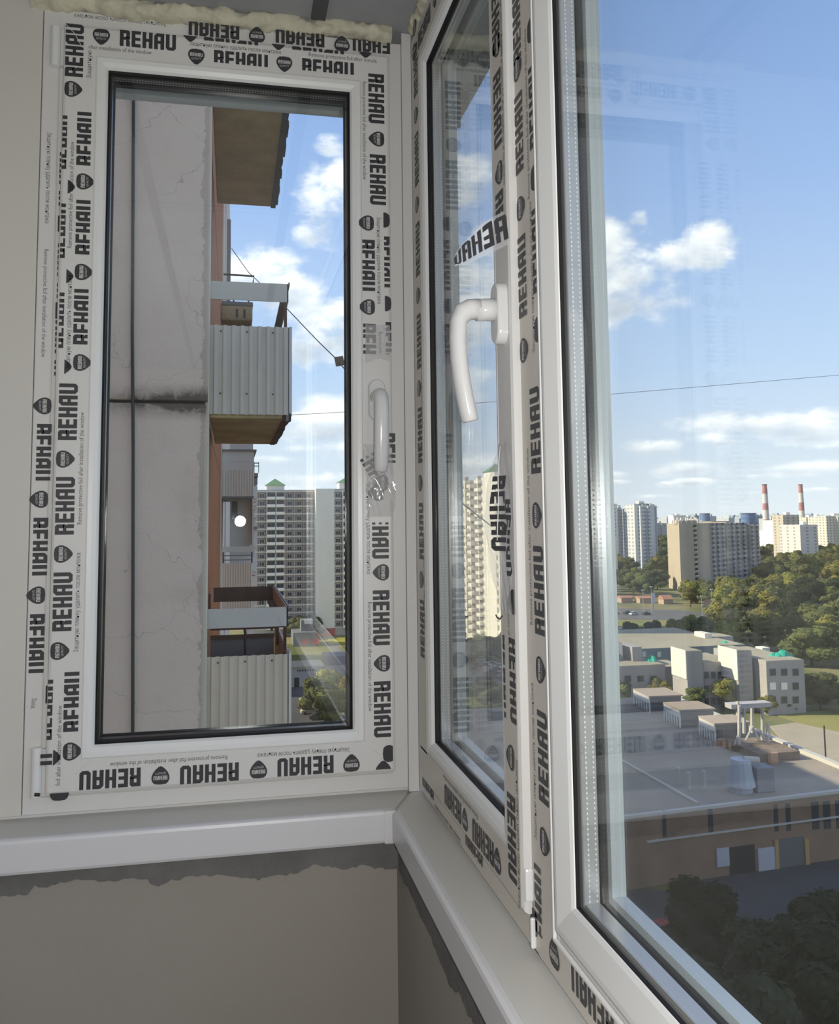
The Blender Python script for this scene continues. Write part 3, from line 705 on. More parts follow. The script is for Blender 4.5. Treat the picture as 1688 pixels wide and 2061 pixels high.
# ================================================================= OUTSIDE: this building and its balconies
conc = mat('pink_grey_concrete', (.53, .475, .45), .85, .15, noise=(2.2, .16), bump=(30, .6, .01))
def concrete_wall_mat():
    m = bpy.data.materials.new('stained_concrete'); m.use_nodes = True; N = NT(m.node_tree); b = N.n['Principled BSDF']; b.inputs['Roughness'].default_value = .9
    tc_ = N.node('ShaderNodeTexCoord').outputs['Object']
    n = N.noise(tc_, 1.6, 8, .65, .4); base = N.ramp(n, [(.3, (.90, .755, .65)), (.55, (.86, .71, .61)), (.75, (.73, .60, .51))])
    v = N.node('ShaderNodeTexVoronoi', feature='DISTANCE_TO_EDGE'); v.inputs['Scale'].default_value = 2.1
    mixv = N.node('ShaderNodeMix', data_type='VECTOR'); mixv.inputs[0].default_value = .22; N.l.new(tc_, mixv.inputs[4])
    nn = N.node('ShaderNodeTexNoise'); nn.inputs['Scale'].default_value = 5; N.l.new(tc_, nn.inputs[0]); N.l.new(nn.outputs['Color'], mixv.inputs[5]); N.l.new(mixv.outputs[1], v.inputs['Vector'])
    crack = N.m('LESS_THAN', v.outputs['Distance'], .0035); gate = N.m('GREATER_THAN', N.noise(tc_, .9, 3), .52)
    base = N.mix(N.m('MULTIPLY', N.m('MULTIPLY', crack, gate), .35), base, (.20, .17, .16, 1))
    # rust-brown seepage where two panels meet: a stain of its own shape
    sp = N.node('ShaderNodeSeparateXYZ'); N.l.new(tc_, sp.inputs[0])
    dz = N.m('ABSOLUTE', N.m('SUBTRACT', sp.outputs[2], 2.45))
    near = N.m('SUBTRACT', 1, N.m('DIVIDE', dz, .17), clamp=True)
    edge = N.m('ADD', N.m('MULTIPLY', sp.outputs[0], .75), 1.2, clamp=True)
    st = N.m('MULTIPLY', N.m('MULTIPLY', near, edge), N.m('MULTIPLY', N.noise(tc_, 9, 8, .75, .8), 3.0), clamp=True)
    st = N.m('POWER', st, 1.7)
    base = N.mix(N.m('MULTIPLY', st, .9), base, (.085, .06, .045, 1))
    right = N.m('MULTIPLY', N.m('GREATER_THAN', N.m('ADD', sp.outputs[0], N.m('MULTIPLY', N.noise(tc_, 6, 6, .7), .18)), -.15), .35)
    base = N.mix(right, base, (.20, .16, .13, 1))
    low = N.m('MULTIPLY', N.m('SUBTRACT', 1, N.m('DIVIDE', N.m('ABSOLUTE', N.m('SUBTRACT', sp.outputs[2], -.33)), .24), clamp=True), N.m('MULTIPLY', N.m('ADD', sp.outputs[0], .62, clamp=True), N.m('MULTIPLY', N.noise(tc_, 13, 7, .75), 4)), clamp=True)
    base = N.mix(N.m('MULTIPLY', N.m('POWER', low, 2), .8), base, (.10, .08, .065, 1))
    N.l.new(base, b.inputs['Base Color'])
    bn = N.node('ShaderNodeBump'); bn.inputs['Strength'].default_value = .5; bn.inputs['Distance'].default_value = .01; N.l.new(N.noise(tc_, 26, 7, .7), bn.inputs['Height']); N.l.new(bn.outputs[0], b.inputs['Normal'])
    return m
stained = concrete_wall_mat()
cream = mat('cream_paint', (.80, .72, .58), .8, .2, noise=(6, .1))
orange = mat('orange_brown_paint', (.42, .125, .03), .75, .2, noise=(2.5, .25))
pale_wall = mat('pale_pink_wall', (.78, .66, .59), .8, .2, noise=(1.5, .08))
ochre = mat('ochre_concrete', (.62, .49, .28), .85, .15, noise=(2.5, .3), bump=(14, .7, .02))
tin = mat('grey_painted_tin', (.74, .68, .62), .5, .4, noise=(3, .07))
tin_w = mat('cream_painted_tin', (.82, .71, .60), .5, .4, noise=(3, .06))
tin_d = mat('dark_grey_metal', (.19, .19, .20), .5, .4, .2)
fascia_m = mat('grey_fascia', (.66, .63, .60), .55, .4)
dark_m = mat('near_black', (.03, .028, .03), .6, .3)
rust = mat('rusty_brown_steel', (.12, .06, .045), .7, .3, noise=(9, .4))
white_pl = mat('white_plaster', (.66, .66, .65), .7, .2)
glass_dark = mat('dark_window_glass', (.045, .055, .07), .08, .6)
frame_w = mat('white_window_frame', (.62, .61, .58), .5, .3)

home = empty('apartment_block', 'this apartment block: stained pink concrete end wall, orange strip and stacked corrugated balconies', 'building', loc=(-.2, 7.5, G))
home.location = (0, 0, 0)
XE = -.192
pw = MB().box(-3.2, XE, 6.9, 7.42, 2.462, 19).build('wall_panel', stained, home, bevel=.012)
pw2 = MB().box(-3.2, XE-.012, 6.905, 7.42, -.32, 2.44).build('wall_panel', stained, home, bevel=.012)
MB().box(-3.2, XE-.02, 6.91, 7.42, G, -.345).build('wall_panel', stained, home, bevel=.012)
MB().box(-3.2, XE-.02, 6.93, 7.42, 2.43, 2.47).build('panel_joint', dark_m, home)
MB().box(-3.2, XE-.03, 6.93, 7.42, -.35, -.31).build('panel_joint', dark_m, home)
MB().box(XE-.03, XE+.002, 6.98, 7.425, G, 19).build('cream_wall_edge', cream, home)
# main body of the block (throws the long shadow over the yard)
MB().box(-14, -1.45, -60, 6.95, G, 18).build('facade_wall', pale_wall, home)
MB().box(-14, -.26, 7.42, 9.4, G, 18).build('facade_wall', pale_wall, home)
MB().box(-.5, -.222, 7.43, 17.8, G, 18).build('painted_strip', orange, home)
for k in range(-3, 6):
    z = 2.43+k*2.8-.0
    MB().box(-.5, -.2195, 7.44, 17.8, z-.012, z+.012).build('panel_joint', rust, home)
MB().box(-14, -.20, 17.8, 200, G, 18).build('facade_wall', pale_wall, home)
MB().box(-14, -.6, 236, 305, G, 18).build('facade_wall', pale_wall, home)  # added second block, out of view, there to shade the lawn
MB().box(-1.44, -.96, 1.62, 6.88, G, 18).build('facade_wall', pale_wall, home)
# cable down the end wall
cab = MB().tube([(at(264, 185, Y=6.87)[0], 6.87, 6.5), (at(266, 700, Y=6.87)[0]-.002, 6.872, 3.0), (at(268, 900, Y=6.87)[0], 6.868, 2.1), (at(268, 1480, Y=6.87)[0], 6.87, -.3), (at(268, 1480, Y=6.87)[0], 6.87, -9)], .0125, 8).build('cable', mat('black_cable', (.05, .05, .052), .5), smooth=True)
tag(cab, 'thick black cable hanging down the stained concrete wall', 'cable')

def corrugated(mb, x0, x1, y, z0, z1, n, depth=.022, axis='x'):
    """trapezoidal sheet, ribs vertical"""
    p = (x1-x0)/n; pts = []
    for k in range(n):
        a = x0+k*p; pts += [(a, 0), (a+p*.36, 0), (a+p*.5, -depth), (a+p*.86, -depth)]
    pts.append((x1, 0))
    for i in range(len(pts)-1):
        (a, da), (b, db) = pts[i], pts[i+1]
        if axis == 'x': mb.face([(a, y+da, z0), (b, y+db, z0), (b, y+db, z1), (a, y+da, z1)])
        else: mb.face([(y-da, a, z0), (y-db, b, z0), (y-db, b, z1), (y-da, a, z1)])
    return mb
XB0, XB1, YB0, YB1 = -.19, .475, 7.44, 9.92
def balcony(zb, sheet, header=True, ribs=9, name='balcony', y0=YB0, y1=YB1, x0=XB0, x1=XB1, ph=.77):
    """zb: underside of the slab"""
    b = MB().box(x0, x1+.01, y0+.01, y1, zb, zb+.10).build(name, ochre, home, bevel=.015)
    # ragged concrete edge of the slab
    mb = MB(); rr = random.Random(int(zb*10)); n = 22
    for k in range(n):
        ya = y0+(y1-y0)*k/n; yb = y0+(y1-y0)*(k+1)/n; e = x1+.005+rr.uniform(0, .022)
        mb.box(x1-.05, e, ya, yb+.01, zb-.004-rr.uniform(0, .012), zb+.045)
    mb.build('slab_edge', dark_m if not sheet else rust, b)
    if sheet:
        z0, z1 = zb+.03, zb+ph+.03
        s = corrugated(MB(), x0, x1, y0-.004, z0, z1, ribs); s.build('corrugated_sheet', sheet, b)
        corrugated(MB(), y0, y1, x1+.008, z0, z1, 26, axis='y').build('corrugated_sheet', sheet, b)
        MB().box(x1-.02, x1+.006, y0-.012, y0+.03, z0-.05, z1).build('corner_angle', tin_d, b)
        MB().box(x1+.01, x1+.035, y0+.05, y0+.09, z0, z1+.02).build('edge_flashing', white_pl, b)
        sc_ = MB()
        for zz in (z0+.18, z1-.05):
            for k in (1, 4, 7): xx = x0+(x1-x0)*(k+.2)/ribs; sc_.box(xx-.006, xx+.006, y0-.010, y0-.004, zz-.006, zz+.006)
        sc_.build('screw_row', dark_m, b)['kind'] = 'stuff'
        MB().box(x0+.02, x1-.02, y0+.02, y0+.05, z1-.05, z1-.01).build('rail', rust, b)
    if header:
        z0, z1 = zb+1.03, zb+1.19
        MB().box(x0, x1, y0, y0+.015, z0, z1).build('header_board', fascia_m, b)
        MB().box(x1-.012, x1, y0, y1, z0, z1).build('header_board', fascia_m, b)
        MB().box(x0, x1, y1-.015, y1, z0, z1).build('header_board', rust, b)
        MB().box(x1-.002, x1+.012, y0-.01, y1, z1-.015, z1+.012).build('header_cap', tin_d, b)
        MB().box(x1-.07, x1-.02, y0+.1, y1-.05, z0-.02, z0+.02).build('side_rail', rust, b)
        for yy in (y0+.03, (y0+y1)/2, y1-.05):
            MB().box(x1-.035, x1-.01, yy, yy+.03, zb+.7, z0).build('post', rust, b)
        MB().box(x0, x1-.02, y0+1.2, y0+1.23, zb+.87, zb+.90).build('cross_rail', rust, b)
    return b
ZB = 2.395
b1 = balcony(ZB, tin)
b0 = balcony(ZB+2.8, None, header=False)
b2 = balcony(ZB-2.8, tin_w)
# hooks, bent pipes and a drum kept on the balconies
# bent pipe rail of the lower balcony, upright black steel
q = [at(405, 1290, Y=7.9), at(408, 1262, Y=7.9), at(420, 1243, Y=7.9), at(480, 1243, Y=7.9), at(490, 1252, Y=7.9), at(493, 1275, Y=7.9), at(493, 1330, Y=7.9)]
MB().tube(q, .010, 8).build('bent_pipe', dark_m, b2, smooth=True)
q = [at(422, 1195, Y=7.7), at(422, 1225, Y=7.7), at(415, 1245, Y=7.7), at(410, 1262, Y=7.7), at(409, 1300, Y=7.7)]
MB().tube(q, .009, 8).build('bent_pipe', dark_m, b2, smooth=True)
MB().box(XB0, XB1-.06, 8.6, 8.63, ZB-2.8+.15, ZB-2.8+.80).build('balcony_screen', tin_d, b2)
MB().box(XB0, XB1-.06, 8.58, 8.60, ZB-2.8+.79, ZB-2.8+.83).build('screen_rail', rust, b2)
# satellite-like box hung under the header of the middle balcony
xa, xb = at(444, 640, Y=8.1)[0], at(508, 640, Y=8.1)[0]; za, zb_ = at(470, 645, Y=8.1)[2], at(470, 609, Y=8.1)[2]
bx = MB().box(xa, xb, 8.1, 8.4, za, zb_).build('hanging_box', ochre, b1, bevel=.02)
MB().box(xa+.01, xb+.004, 8.09, 8.41, zb_-.03, zb_+.012).build('box_lid', tin_d, bx, bevel=.01)
MB().box(at(475, 640, Y=8.09)[0], at(477, 640, Y=8.09)[0]+.008, 8.094, 8.1, za+.03, zb_-.06).build('box_slot', dark_m, bx)
MB().box(at(490, 640, Y=8.09)[0], at(492, 640, Y=8.09)[0]+.008, 8.094, 8.1, za+.03, zb_-.06).build('box_slot', dark_m, bx)
for x in (470, 500): MB().tube([at(x, 600, Y=8.2), at(x, 612, Y=8.2)], .008, 6).build('hanger', dark_m, b1)
MB().tube([at(450, 552, Y=8.4), at(511, 556, Y=8.4), at(508, 575, Y=8.4)], .010, 6).build('clothes_rail', dark_m, b1)

# the next columns of balconies along the facade
def far_balcony(y0, x0p, x1p, rows, L, tag_=''):
    x0, x1 = at(x0p, 950, Y=y0)[0], at(x1p, 950, Y=y0)[0]
    return x0, x1
y0 = 18.0; x0, x1 = at(447, 950, Y=y0)[0], at(511, 950, Y=y0)[0]
Z = lambda py, x=480: at(x, py, Y=y0)[2]
fb1 = MB().box(x0, x1, y0, y0+3, Z(1003), Z(999)).build('far_balcony', tin_d, home)
corrugated(MB(), x0, x1, y0-.01, Z(999), Z(946), 12).build('corrugated_sheet', tin, fb1)
MB().box(x1-.02, x1, y0, y0+3, Z(999), Z(946)).build('side_sheet', tin, fb1)
MB().box(x0, x1, y0-.005, y0+.02, Z(946), Z(929)).build('grey_band', fascia_m, fb1)
MB().box(x0, x1, y0-.01, y0+3, Z(929), Z(908)).build('header_board', white_pl, fb1)
MB().box(x0-.02, x1+.05, y0-.06, y0+3, Z(908), Z(905)).build('roof_sheet', tin_d, fb1)
MB().box(x0+.15, x1-.02, y0-.01, y0+3, Z(905), Z(890)).build('upper_slab', white_pl, fb1)
fb2 = MB().box(x0+.02, x1, y0-.01, y0+.03, Z(1111), Z(1100)).build('far_balcony', fascia_m, home)
for py in (1118, 1127): MB().box(x0+.02, x1-.04, y0, y0+.02, Z(py+1), Z(py-1)).build('rail', tin_d, fb2)
for xx in (x0+.02, x1-.05): MB().box(xx, xx+.03, y0, y0+.03, Z(1135), Z(1111)).build('post', rust, fb2)
corrugated(MB(), x0+.02, x1-.03, y0-.01, Z(1250), Z(1133), 12).build('corrugated_sheet', tin_w, fb2)
MB().box(x0+.16, x1-.06, y0+.45, y0+.55, Z(1260), Z(1003)).build('back_wall', white_pl, fb2)
MB().box(x0+.2, x0+.32, y0+.41, y0+.46, Z(1045), Z(1008)).build('window', glass_dark, fb2)
MB().box(x1-.03, x1+.0, y0, y0+3, Z(1100), Z(1003)).build('side_panel', pale_wall, fb2)
# third column, further off: small ladders of railings
y0 = 27.0
Z = lambda py, x=515: at(x, py, Y=y0)[2]
X3 = lambda px: at(px, 1000, Y=y0)[0]
t3 = MB().box(X3(500), X3(519), y0, y0+3, Z(960), Z(952)).build('far_balcony', tin_d, home)
for py in (932, 938): MB().box(X3(505), X3(521), y0, y0+.03, Z(py+.8), Z(py-.8)).build('rail', dark_m, t3)
for px in (511, 520): MB().box(X3(px)-.01, X3(px)+.01, y0, y0+.03, Z(952), Z(930)).build('post', dark_m, t3)
for k, (a, b, mm) in enumerate(((962, 975, tin_d), (978, 992, white_pl), (992, 1003, tin), (1012, 1018, fascia_m), (1036, 1042, fascia_m), (1060, 1066, tin_d), (1080, 1100, white_pl), (1120, 1150, white_pl), (1160, 1190, pale_wall))):
    MB().box(X3(500), X3(518), y0, y0+2.5, Z(b), Z(a)).build('balcony_panel', mm, t3)
    MB().box(X3(500), X3(516), y0+.1, y0+2.4, Z(b+7), Z(b)).build('balcony_gap', pale_wall, t3)
MB().box(X3(500), X3(514), y0+1.2, y0+3.5, Z(1330), Z(975)).build('bay_wall', pale_wall, t3)
# top-floor loggia of the pale strip
y0 = 22; MB().box(at(451, 500, Y=y0)[0], at(464, 500, Y=y0)[0], y0, y0+2, at(458, 620, Y=y0)[2], at(458, 441, Y=y0)[2]).build('loggia', tin_d, home)
MB().box(at(446, 500, Y=20)[0], at(455, 500, Y=20)[0], 20, 24, at(458, 700, Y=20)[2], 14).build('pilaster', pale_wall, home)

# canopy of the storey above, outside the corner of the glazing
can = empty('canopy', 'grey metal canopy slab outside, above the corner of the two windows', 'canopy')
cm_ = mat('canopy_grey_metal', (.48, .49, .52), .5, .4)
MB().box(-1.1, .565, 1.62, 2.05, 2.515, 2.56).build('canopy_slab', cm_, can, bevel=.004)
MB().box(.40, .565, -2.3, 1.62, 2.515, 2.56).build('canopy_slab', cm_, can, bevel=.004)
MB().box(-1.1, .567, 2.04, 2.052, 2.505, 2.57).build('canopy_lip', mat('canopy_lip', (.60, .61, .64), .45), can)

# hanging wires
wm = mat('grey_wire', (.16, .16, .17), .5)
wr = MB().tube([at(466, 500, Y=9.6), at(500, 548, Y=9.2), at(578, 622, Y=7.5), at(640, 687, Y=6.9), at(676, 722, Y=6.5), at(720, 775, Y=6.1), at(900, 990, Y=5.2), at(990, 1060, Y=5)], .0042, 6)
tag(wr.build('wire', wm, smooth=True), 'slanting wire running down from the corner of the middle balcony', 'wire')
pc = at(683, 727, Y=6.45)
pl = MB().box(-.034, .034, -.006, .006, -.036, .036).build('hanging_tag', mat('brown_plate', (.22, .14, .10), .6)); pl.location = pc; pl.rotation_euler = (0, math.radians(-12), 0)
tag(pl, 'small brown square plate hanging on the slanting wire', 'plate')
wr2 = MB().tube([at(300, 870, Y=14), at(590, 835, Y=14), at(700, 829, Y=14), at(900, 815, Y=14.2), at(1210, 795, Y=14.6), at(1450, 775, Y=15), at(1688, 755, Y=15.4), at(1900, 735, Y=15.8)], .0045, 6)
tag(wr2.build('overhead_cable', wm, smooth=True), 'thin overhead cable crossing the sky behind both windows', 'cable')

# ================================================================= OUTSIDE: the ground sixteen floors down
def ground_mat():
    m = bpy.data.materials.new('yard_ground'); m.use_nodes = True; N = NT(m.node_tree); b = N.n['Principled BSDF']; b.inputs['Roughness'].default_value = .95; b.inputs['Specular IOR Level'].default_value = .1
    oc = N.node('ShaderNodeTexCoord').outputs['Object']
    n = N.noise(oc, .018, 8, .65); c = N.ramp(n, [(.32, (.10, .125, .05)), (.47, (.15, .165, .065)), (.56, (.27, .23, .13)), (.7, (.12, .14, .06))])
    N.l.new(c, b.inputs['Base Color']); return m
tag(MB().prism([(6500*math.cos(2*math.pi*k/48), 6500*math.sin(2*math.pi*k/48)) for k in range(48)], G-2, G).build('ground', ground_mat()), 'dull green and brown open ground of the district', 'ground', kind='structure')
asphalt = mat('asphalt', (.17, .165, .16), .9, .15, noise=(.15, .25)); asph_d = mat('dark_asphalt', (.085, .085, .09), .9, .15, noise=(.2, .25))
lawn = mat('lawn_green', (.085, .11, .035), .95, .1, noise=(.1, .35), col2=(.16, .14, .06)); dry = mat('dry_grass', (.30, .27, .10), .95, .1, noise=(.06, .4), col2=(.19, .20, .07))
dirt = mat('sandy_dirt', (.42, .31, .18), .95, .1, noise=(.12, .25)); paving = mat('pale_paving', (.36, .33, .29), .9, .15, noise=(.3, .15))
def patch(name, m, px, z, label, cat):
    P = [at(x, y, Z=G) for x, y in px]
    return tag(MB().prism([(q[0], q[1]) for q in P], G, G+z).build(name, m), label, cat, kind='structure')
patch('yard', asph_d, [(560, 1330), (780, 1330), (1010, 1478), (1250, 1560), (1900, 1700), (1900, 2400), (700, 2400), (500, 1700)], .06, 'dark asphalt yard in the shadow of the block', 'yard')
patch('dirt_path', dirt, [(880, 1415), (930, 1425), (960, 1440), (1060, 1455), (1060, 1475), (960, 1462), (925, 1440), (880, 1430)], .12, 'sandy yellow footpath below the sash window', 'path')
patch('lawn', lawn, [(885, 1405), (925, 1385), (1060, 1368), (1060, 1452), (960, 1436), (925, 1420)], .08, 'sunlit green lawn beyond the sandy path', 'lawn')
patch('parking_lot', asphalt, [(880, 1300), (930, 1304), (1060, 1350), (1060, 1366), (930, 1380), (880, 1360)], .07, 'grey parking strip in front of the sunlit tower', 'parking')
patch('footway', paving, [(935, 1303), (948, 1303), (1060, 1345), (1060, 1352)], .10, 'pale footway along the foot of the sunlit tower', 'path')
patch('lawn', lawn, [(560, 1298), (760, 1290), (760, 1332), (560, 1336)], .08, 'green lawn seen under the grey tower in the end window', 'lawn')
patch('sunlit_bed', mat('sunlit_yellow_green', (.30, .29, .05), .9, .1, noise=(.2, .3)), [(658, 1284), (760, 1280), (760, 1296), (662, 1297)], .14, 'yellow green bed by the tower, sunlit brightness put into its colour', 'bed')  # bed colour made bright to put the sunlight into it
patch('road', asphalt, [(655, 1298), (675, 1296), (720, 1345), (700, 1350)], .11, 'grey lane crossing the lawn in the end window', 'road')
patch('road', asphalt, [(1150, 1222), (1360, 1228), (1480, 1240), (1480, 1262), (1340, 1248), (1150, 1245)], .07, 'grey city road behind the school, left of the beige block', 'road')
patch('meadow', dry, [(1150, 1248), (1345, 1249), (1400, 1290), (1370, 1310), (1180, 1300)], .06, 'yellowish meadow between road and school', 'meadow')
patch('driveway', mat('tan_driveway', (.40, .345, .26), .9, .15, noise=(.2, .12)), [(1548, 1462), (1600, 1455), (1760, 1490), (1760, 1600), (1688, 1560), (1600, 1520)], .10, 'tan driveway beside the industrial roof', 'driveway')
patch('verge', dry, [(1560, 1440), (1760, 1420), (1760, 1500), (1650, 1478), (1600, 1452)], .09, 'dry grass verge by the driveway at the right edge', 'verge')
patch('verge', lawn, [(1200, 1660), (1350, 1745), (1380, 1800), (1230, 1780)], .11, 'dark green verge in the shadow below the industrial wall', 'verge')

# --- trees
leafs = {}
def leaf_mat(name, a, b):
    m = bpy.data.materials.new(name); m.use_nodes = True; N = NT(m.node_tree); p = N.n['Principled BSDF']; p.inputs['Roughness'].default_value = .8; p.inputs['Specular IOR Level'].default_value = .15
    oc = N.node('ShaderNodeTexCoord').outputs['Object']
    oi = N.node('ShaderNodeObjectInfo').outputs['Random']
    c = N.ramp(N.noise(oc, 1.1, 6, .75), [(.35, a), (.62, b)])
    hs = N.node('ShaderNodeHueSaturation'); N.l.new(c, hs.inputs['Color']); N.l.new(N.m('ADD', N.m('MULTIPLY', oi, .5), .72), hs.inputs['Value']); N.l.new(N.m('ADD', N.m('MULTIPLY', oi, .03), .485), hs.inputs['Hue'])
    N.l.new(hs.outputs[0], p.inputs['Base Color'])
    t = N.node('ShaderNodeBsdfTranslucent'); N.l.new(hs.outputs[0], t.inputs[0]); mx = N.node('ShaderNodeMixShader'); mx.inputs[0].default_value = .25
    N.l.new(p.outputs[0], mx.inputs[1]); N.l.new(t.outputs[0], mx.inputs[2]); N.l.new(mx.outputs[0], N.n['Material Output'].inputs[0]); return m
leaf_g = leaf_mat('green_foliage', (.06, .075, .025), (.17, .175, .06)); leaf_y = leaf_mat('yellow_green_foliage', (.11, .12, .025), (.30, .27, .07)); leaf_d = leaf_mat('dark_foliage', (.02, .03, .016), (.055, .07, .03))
bark = mat('tree_bark', (.10, .08, .06), .9, .1); birch = mat('birch_bark', (.45, .43, .40), .8, .1)
def crown_mesh(seed, n=1500, tall=1.0, name='crown'):
    """a crown of real leaf clumps round a few boughs; unit height"""
    rr = random.Random(seed); blobs = []
    for k in range(11):
        a = rr.uniform(0, 6.28); z = rr.uniform(.30, .86); rad = (.30*math.sin(min(1, (1.02-z)/.5)*1.57)) * rr.uniform(.35, 1)
        blobs.append((rad*math.cos(a), rad*math.sin(a), z, rr.uniform(.12, .21)*(1.15-.35*z)))
    blobs.append((0, 0, .62, .25)); mb = MB()
    for k in range(n):
        bx, by, bz, br = rr.choice(blobs)
        th = rr.uniform(0, 6.283); c = rr.uniform(-1, 1); s = math.sqrt(1-c*c); q = br*rr.uniform(.8, 1.06)
        p = Vector((bx+q*s*math.cos(th), by+q*s*math.sin(th), bz+q*c*.95)); nrm = Vector((s*math.cos(th), s*math.sin(th), c))+Vector((rr.uniform(-.6, .6), rr.uniform(-.6, .6), rr.uniform(-.3, .6))); nrm.normalize()
        t1 = nrm.orthogonal().normalized(); t2 = nrm.cross(t1); w = rr.uniform(.018, .038)
        a0 = rr.uniform(0, 6.28); P = []
        for j in range(4):
            aa = a0+j*1.57+rr.uniform(-.3, .3); P.append(p+(t1*math.cos(aa)+t2*math.sin(aa))*w*rr.uniform(.7, 1.2)+nrm*rr.uniform(-.006, .006))
        mb.face(P)
    # dense inner volume so that the crown is not see-through
    import bmesh
    bm = bmesh.new()
    for bx, by, bz, br in blobs:
        r = bmesh.ops.create_icosphere(bm, subdivisions=2, radius=br*.86)
        for v in r['verts']: v.co = v.co*rr.uniform(.9, 1.08)+Vector((bx, by, bz))
    i0 = len(mb.v)
    for v in bm.verts: mb.v.append(tuple(v.co))
    bm.verts.index_update()
    for f in bm.faces: mb.f.append(tuple(i0+v.index for v in f.verts)); mb.mi.append(0)
    bm.free()
    return mb
def tree_proto(seed, leaf, n, name, bk=bark):
    root = empty(name, 'x', 'tree'); cr = crown_mesh(seed, n).build('crown', leaf, root, recalc=False)
    MB().tube([(0, 0, 0), (.006, .004, .25), (0, .002, .5)], [.022, .017, .01], 7).build('trunk', bk, root)
    return root
protos = {'g': [tree_proto(s, leaf_g, 1500, 'tree') for s in (1, 2, 3)], 'y': [tree_proto(s, leaf_y, 1500, 'tree') for s in (11, 12)], 'd': [tree_proto(s, leaf_d, 3600, 'tree') for s in (21, 22)], 'b': [tree_proto(31, leaf_y, 900, 'tree', birch)]}
used_p = set()
def tree(kind, x, y, h, label, group=None, wide=1.0, z=G, cat='tree', name=None):
    pr = rng.choice(protos[kind])
    if pr.name in used_p:
        r = pr.copy(); C.objects.link(r)
        for ch in pr.children: c = ch.copy(); C.objects.link(c); c.parent = r
    else: r = pr; used_p.add(pr.name)
    if name: r.name = name
    r.location = (x, y, z); r.scale = (h*wide, h*wide, h); r.rotation_euler = (0, 0, rng.uniform(0, 6.28)); r['label'] = label; r['category'] = cat
    if group: r['group'] = group
    return r
placed = []
def grove(kinds, x0, x1, y0, y1, n, h, label, group, wide=1.25):
    for k in range(n):
        for tries in range(30):
            q = at(rng.uniform(x0, x1), rng.uniform(y0, y1), Z=G); d_ = h*wide*.62
            if all(math.hypot(q[0]-a, q[1]-b) > (d_+c)/2 for a, b, c in placed): break
        else: continue
        placed.append((q[0], q[1], d_)); tree(rng.choice(kinds), q[0], q[1], h*rng.uniform(.75, 1.15), label, group, wide*rng.uniform(.85, 1.2))
grove('gggy', 1180, 1345, 1118, 1205, 60, 17, 'green tree of the wood left of the beige slab block', 'trees left of the beige slab block')
grove('gggy', 1530, 1760, 1105, 1190, 60, 17, 'green tree of the wood right of the beige slab block, under the far towers', 'trees right of the beige slab block')
grove('ggyd', 1440, 1760, 1195, 1262, 44, 14, 'green tree of the belt between the road and the beige slab block', 'trees in front of the beige slab block')
grove('gg', 1150, 1760, 1085, 1112, 50, 17, 'distant tree of the dark wooded belt under the skyline', 'trees under the skyline', 1.6)
grove('gy', 1380, 1450, 1195, 1225, 9, 12, 'small tree at the foot of the beige slab block', 'trees at the foot of the beige slab block')
grove('yyg', 1455, 1560, 1275, 1318, 14, 13.5, 'yellowish tree right behind the school roof', 'trees behind the school roof')
grove('ygg', 1590, 1760, 1275, 1345, 18, 15.5, 'broad tree behind and right of the school', 'trees right of the school', 1.35)
grove('yg', 1355, 1425, 1285, 1303, 7, 10, 'autumn-tinted tree at the end of the meadow', 'trees at the end of the meadow')
grove('d', 1268, 1325, 1288, 1302, 6, 7, 'dark bushy conifer in the meadow behind the school', 'dark conifers in the meadow', 1.5)
grove('y', 1240, 1340, 1412, 1424, 6, 7, 'small yellow green tree before the left wing of the school', 'small trees before the school')
grove('yg', 1400, 1475, 1425, 1440, 7, 7.5, 'small green tree between school and industrial roof', 'trees between school and industrial roof')
grove('gy', 1540, 1590, 1432, 1440, 3, 4.5, 'round shrub by the right corner of the school', 'shrubs by the school corner', 1.5)
grove('gd', 1640, 1760, 1395, 1440, 9, 7, 'dark shrub on the lawn right of the school', 'shrubs right of the school', 1.5)
grove('gg', 945, 1060, 1302, 1345, 13, 7, 'bush along the foot of the sunlit tower', 'bushes along the sunlit tower', 1.4)
grove('gy', 905, 1060, 1388, 1432, 7, 4.5, 'low bush on the lawn below the sash window', 'bushes on the lawn', 1.5)
grove('dg', 590, 640, 1268, 1288, 6, 8, 'dark tree at the foot of the grey tower', 'trees at the foot of the grey tower', 1.3)
grove('yg', 632, 700, 1408, 1470, 9, 9, 'light green tree in the shaded yard seen through the end window', 'trees in the shaded yard')
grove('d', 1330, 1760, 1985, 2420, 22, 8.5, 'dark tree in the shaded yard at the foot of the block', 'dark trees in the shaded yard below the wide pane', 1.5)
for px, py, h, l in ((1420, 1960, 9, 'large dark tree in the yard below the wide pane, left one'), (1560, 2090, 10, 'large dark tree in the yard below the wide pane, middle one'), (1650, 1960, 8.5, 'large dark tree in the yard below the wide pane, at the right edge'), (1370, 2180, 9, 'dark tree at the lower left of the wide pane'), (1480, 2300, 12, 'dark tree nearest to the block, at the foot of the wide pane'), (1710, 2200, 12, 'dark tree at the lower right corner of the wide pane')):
    q = at(px, py, Z=G); tree('d', q[0], q[1], h, l, wide=1.25)

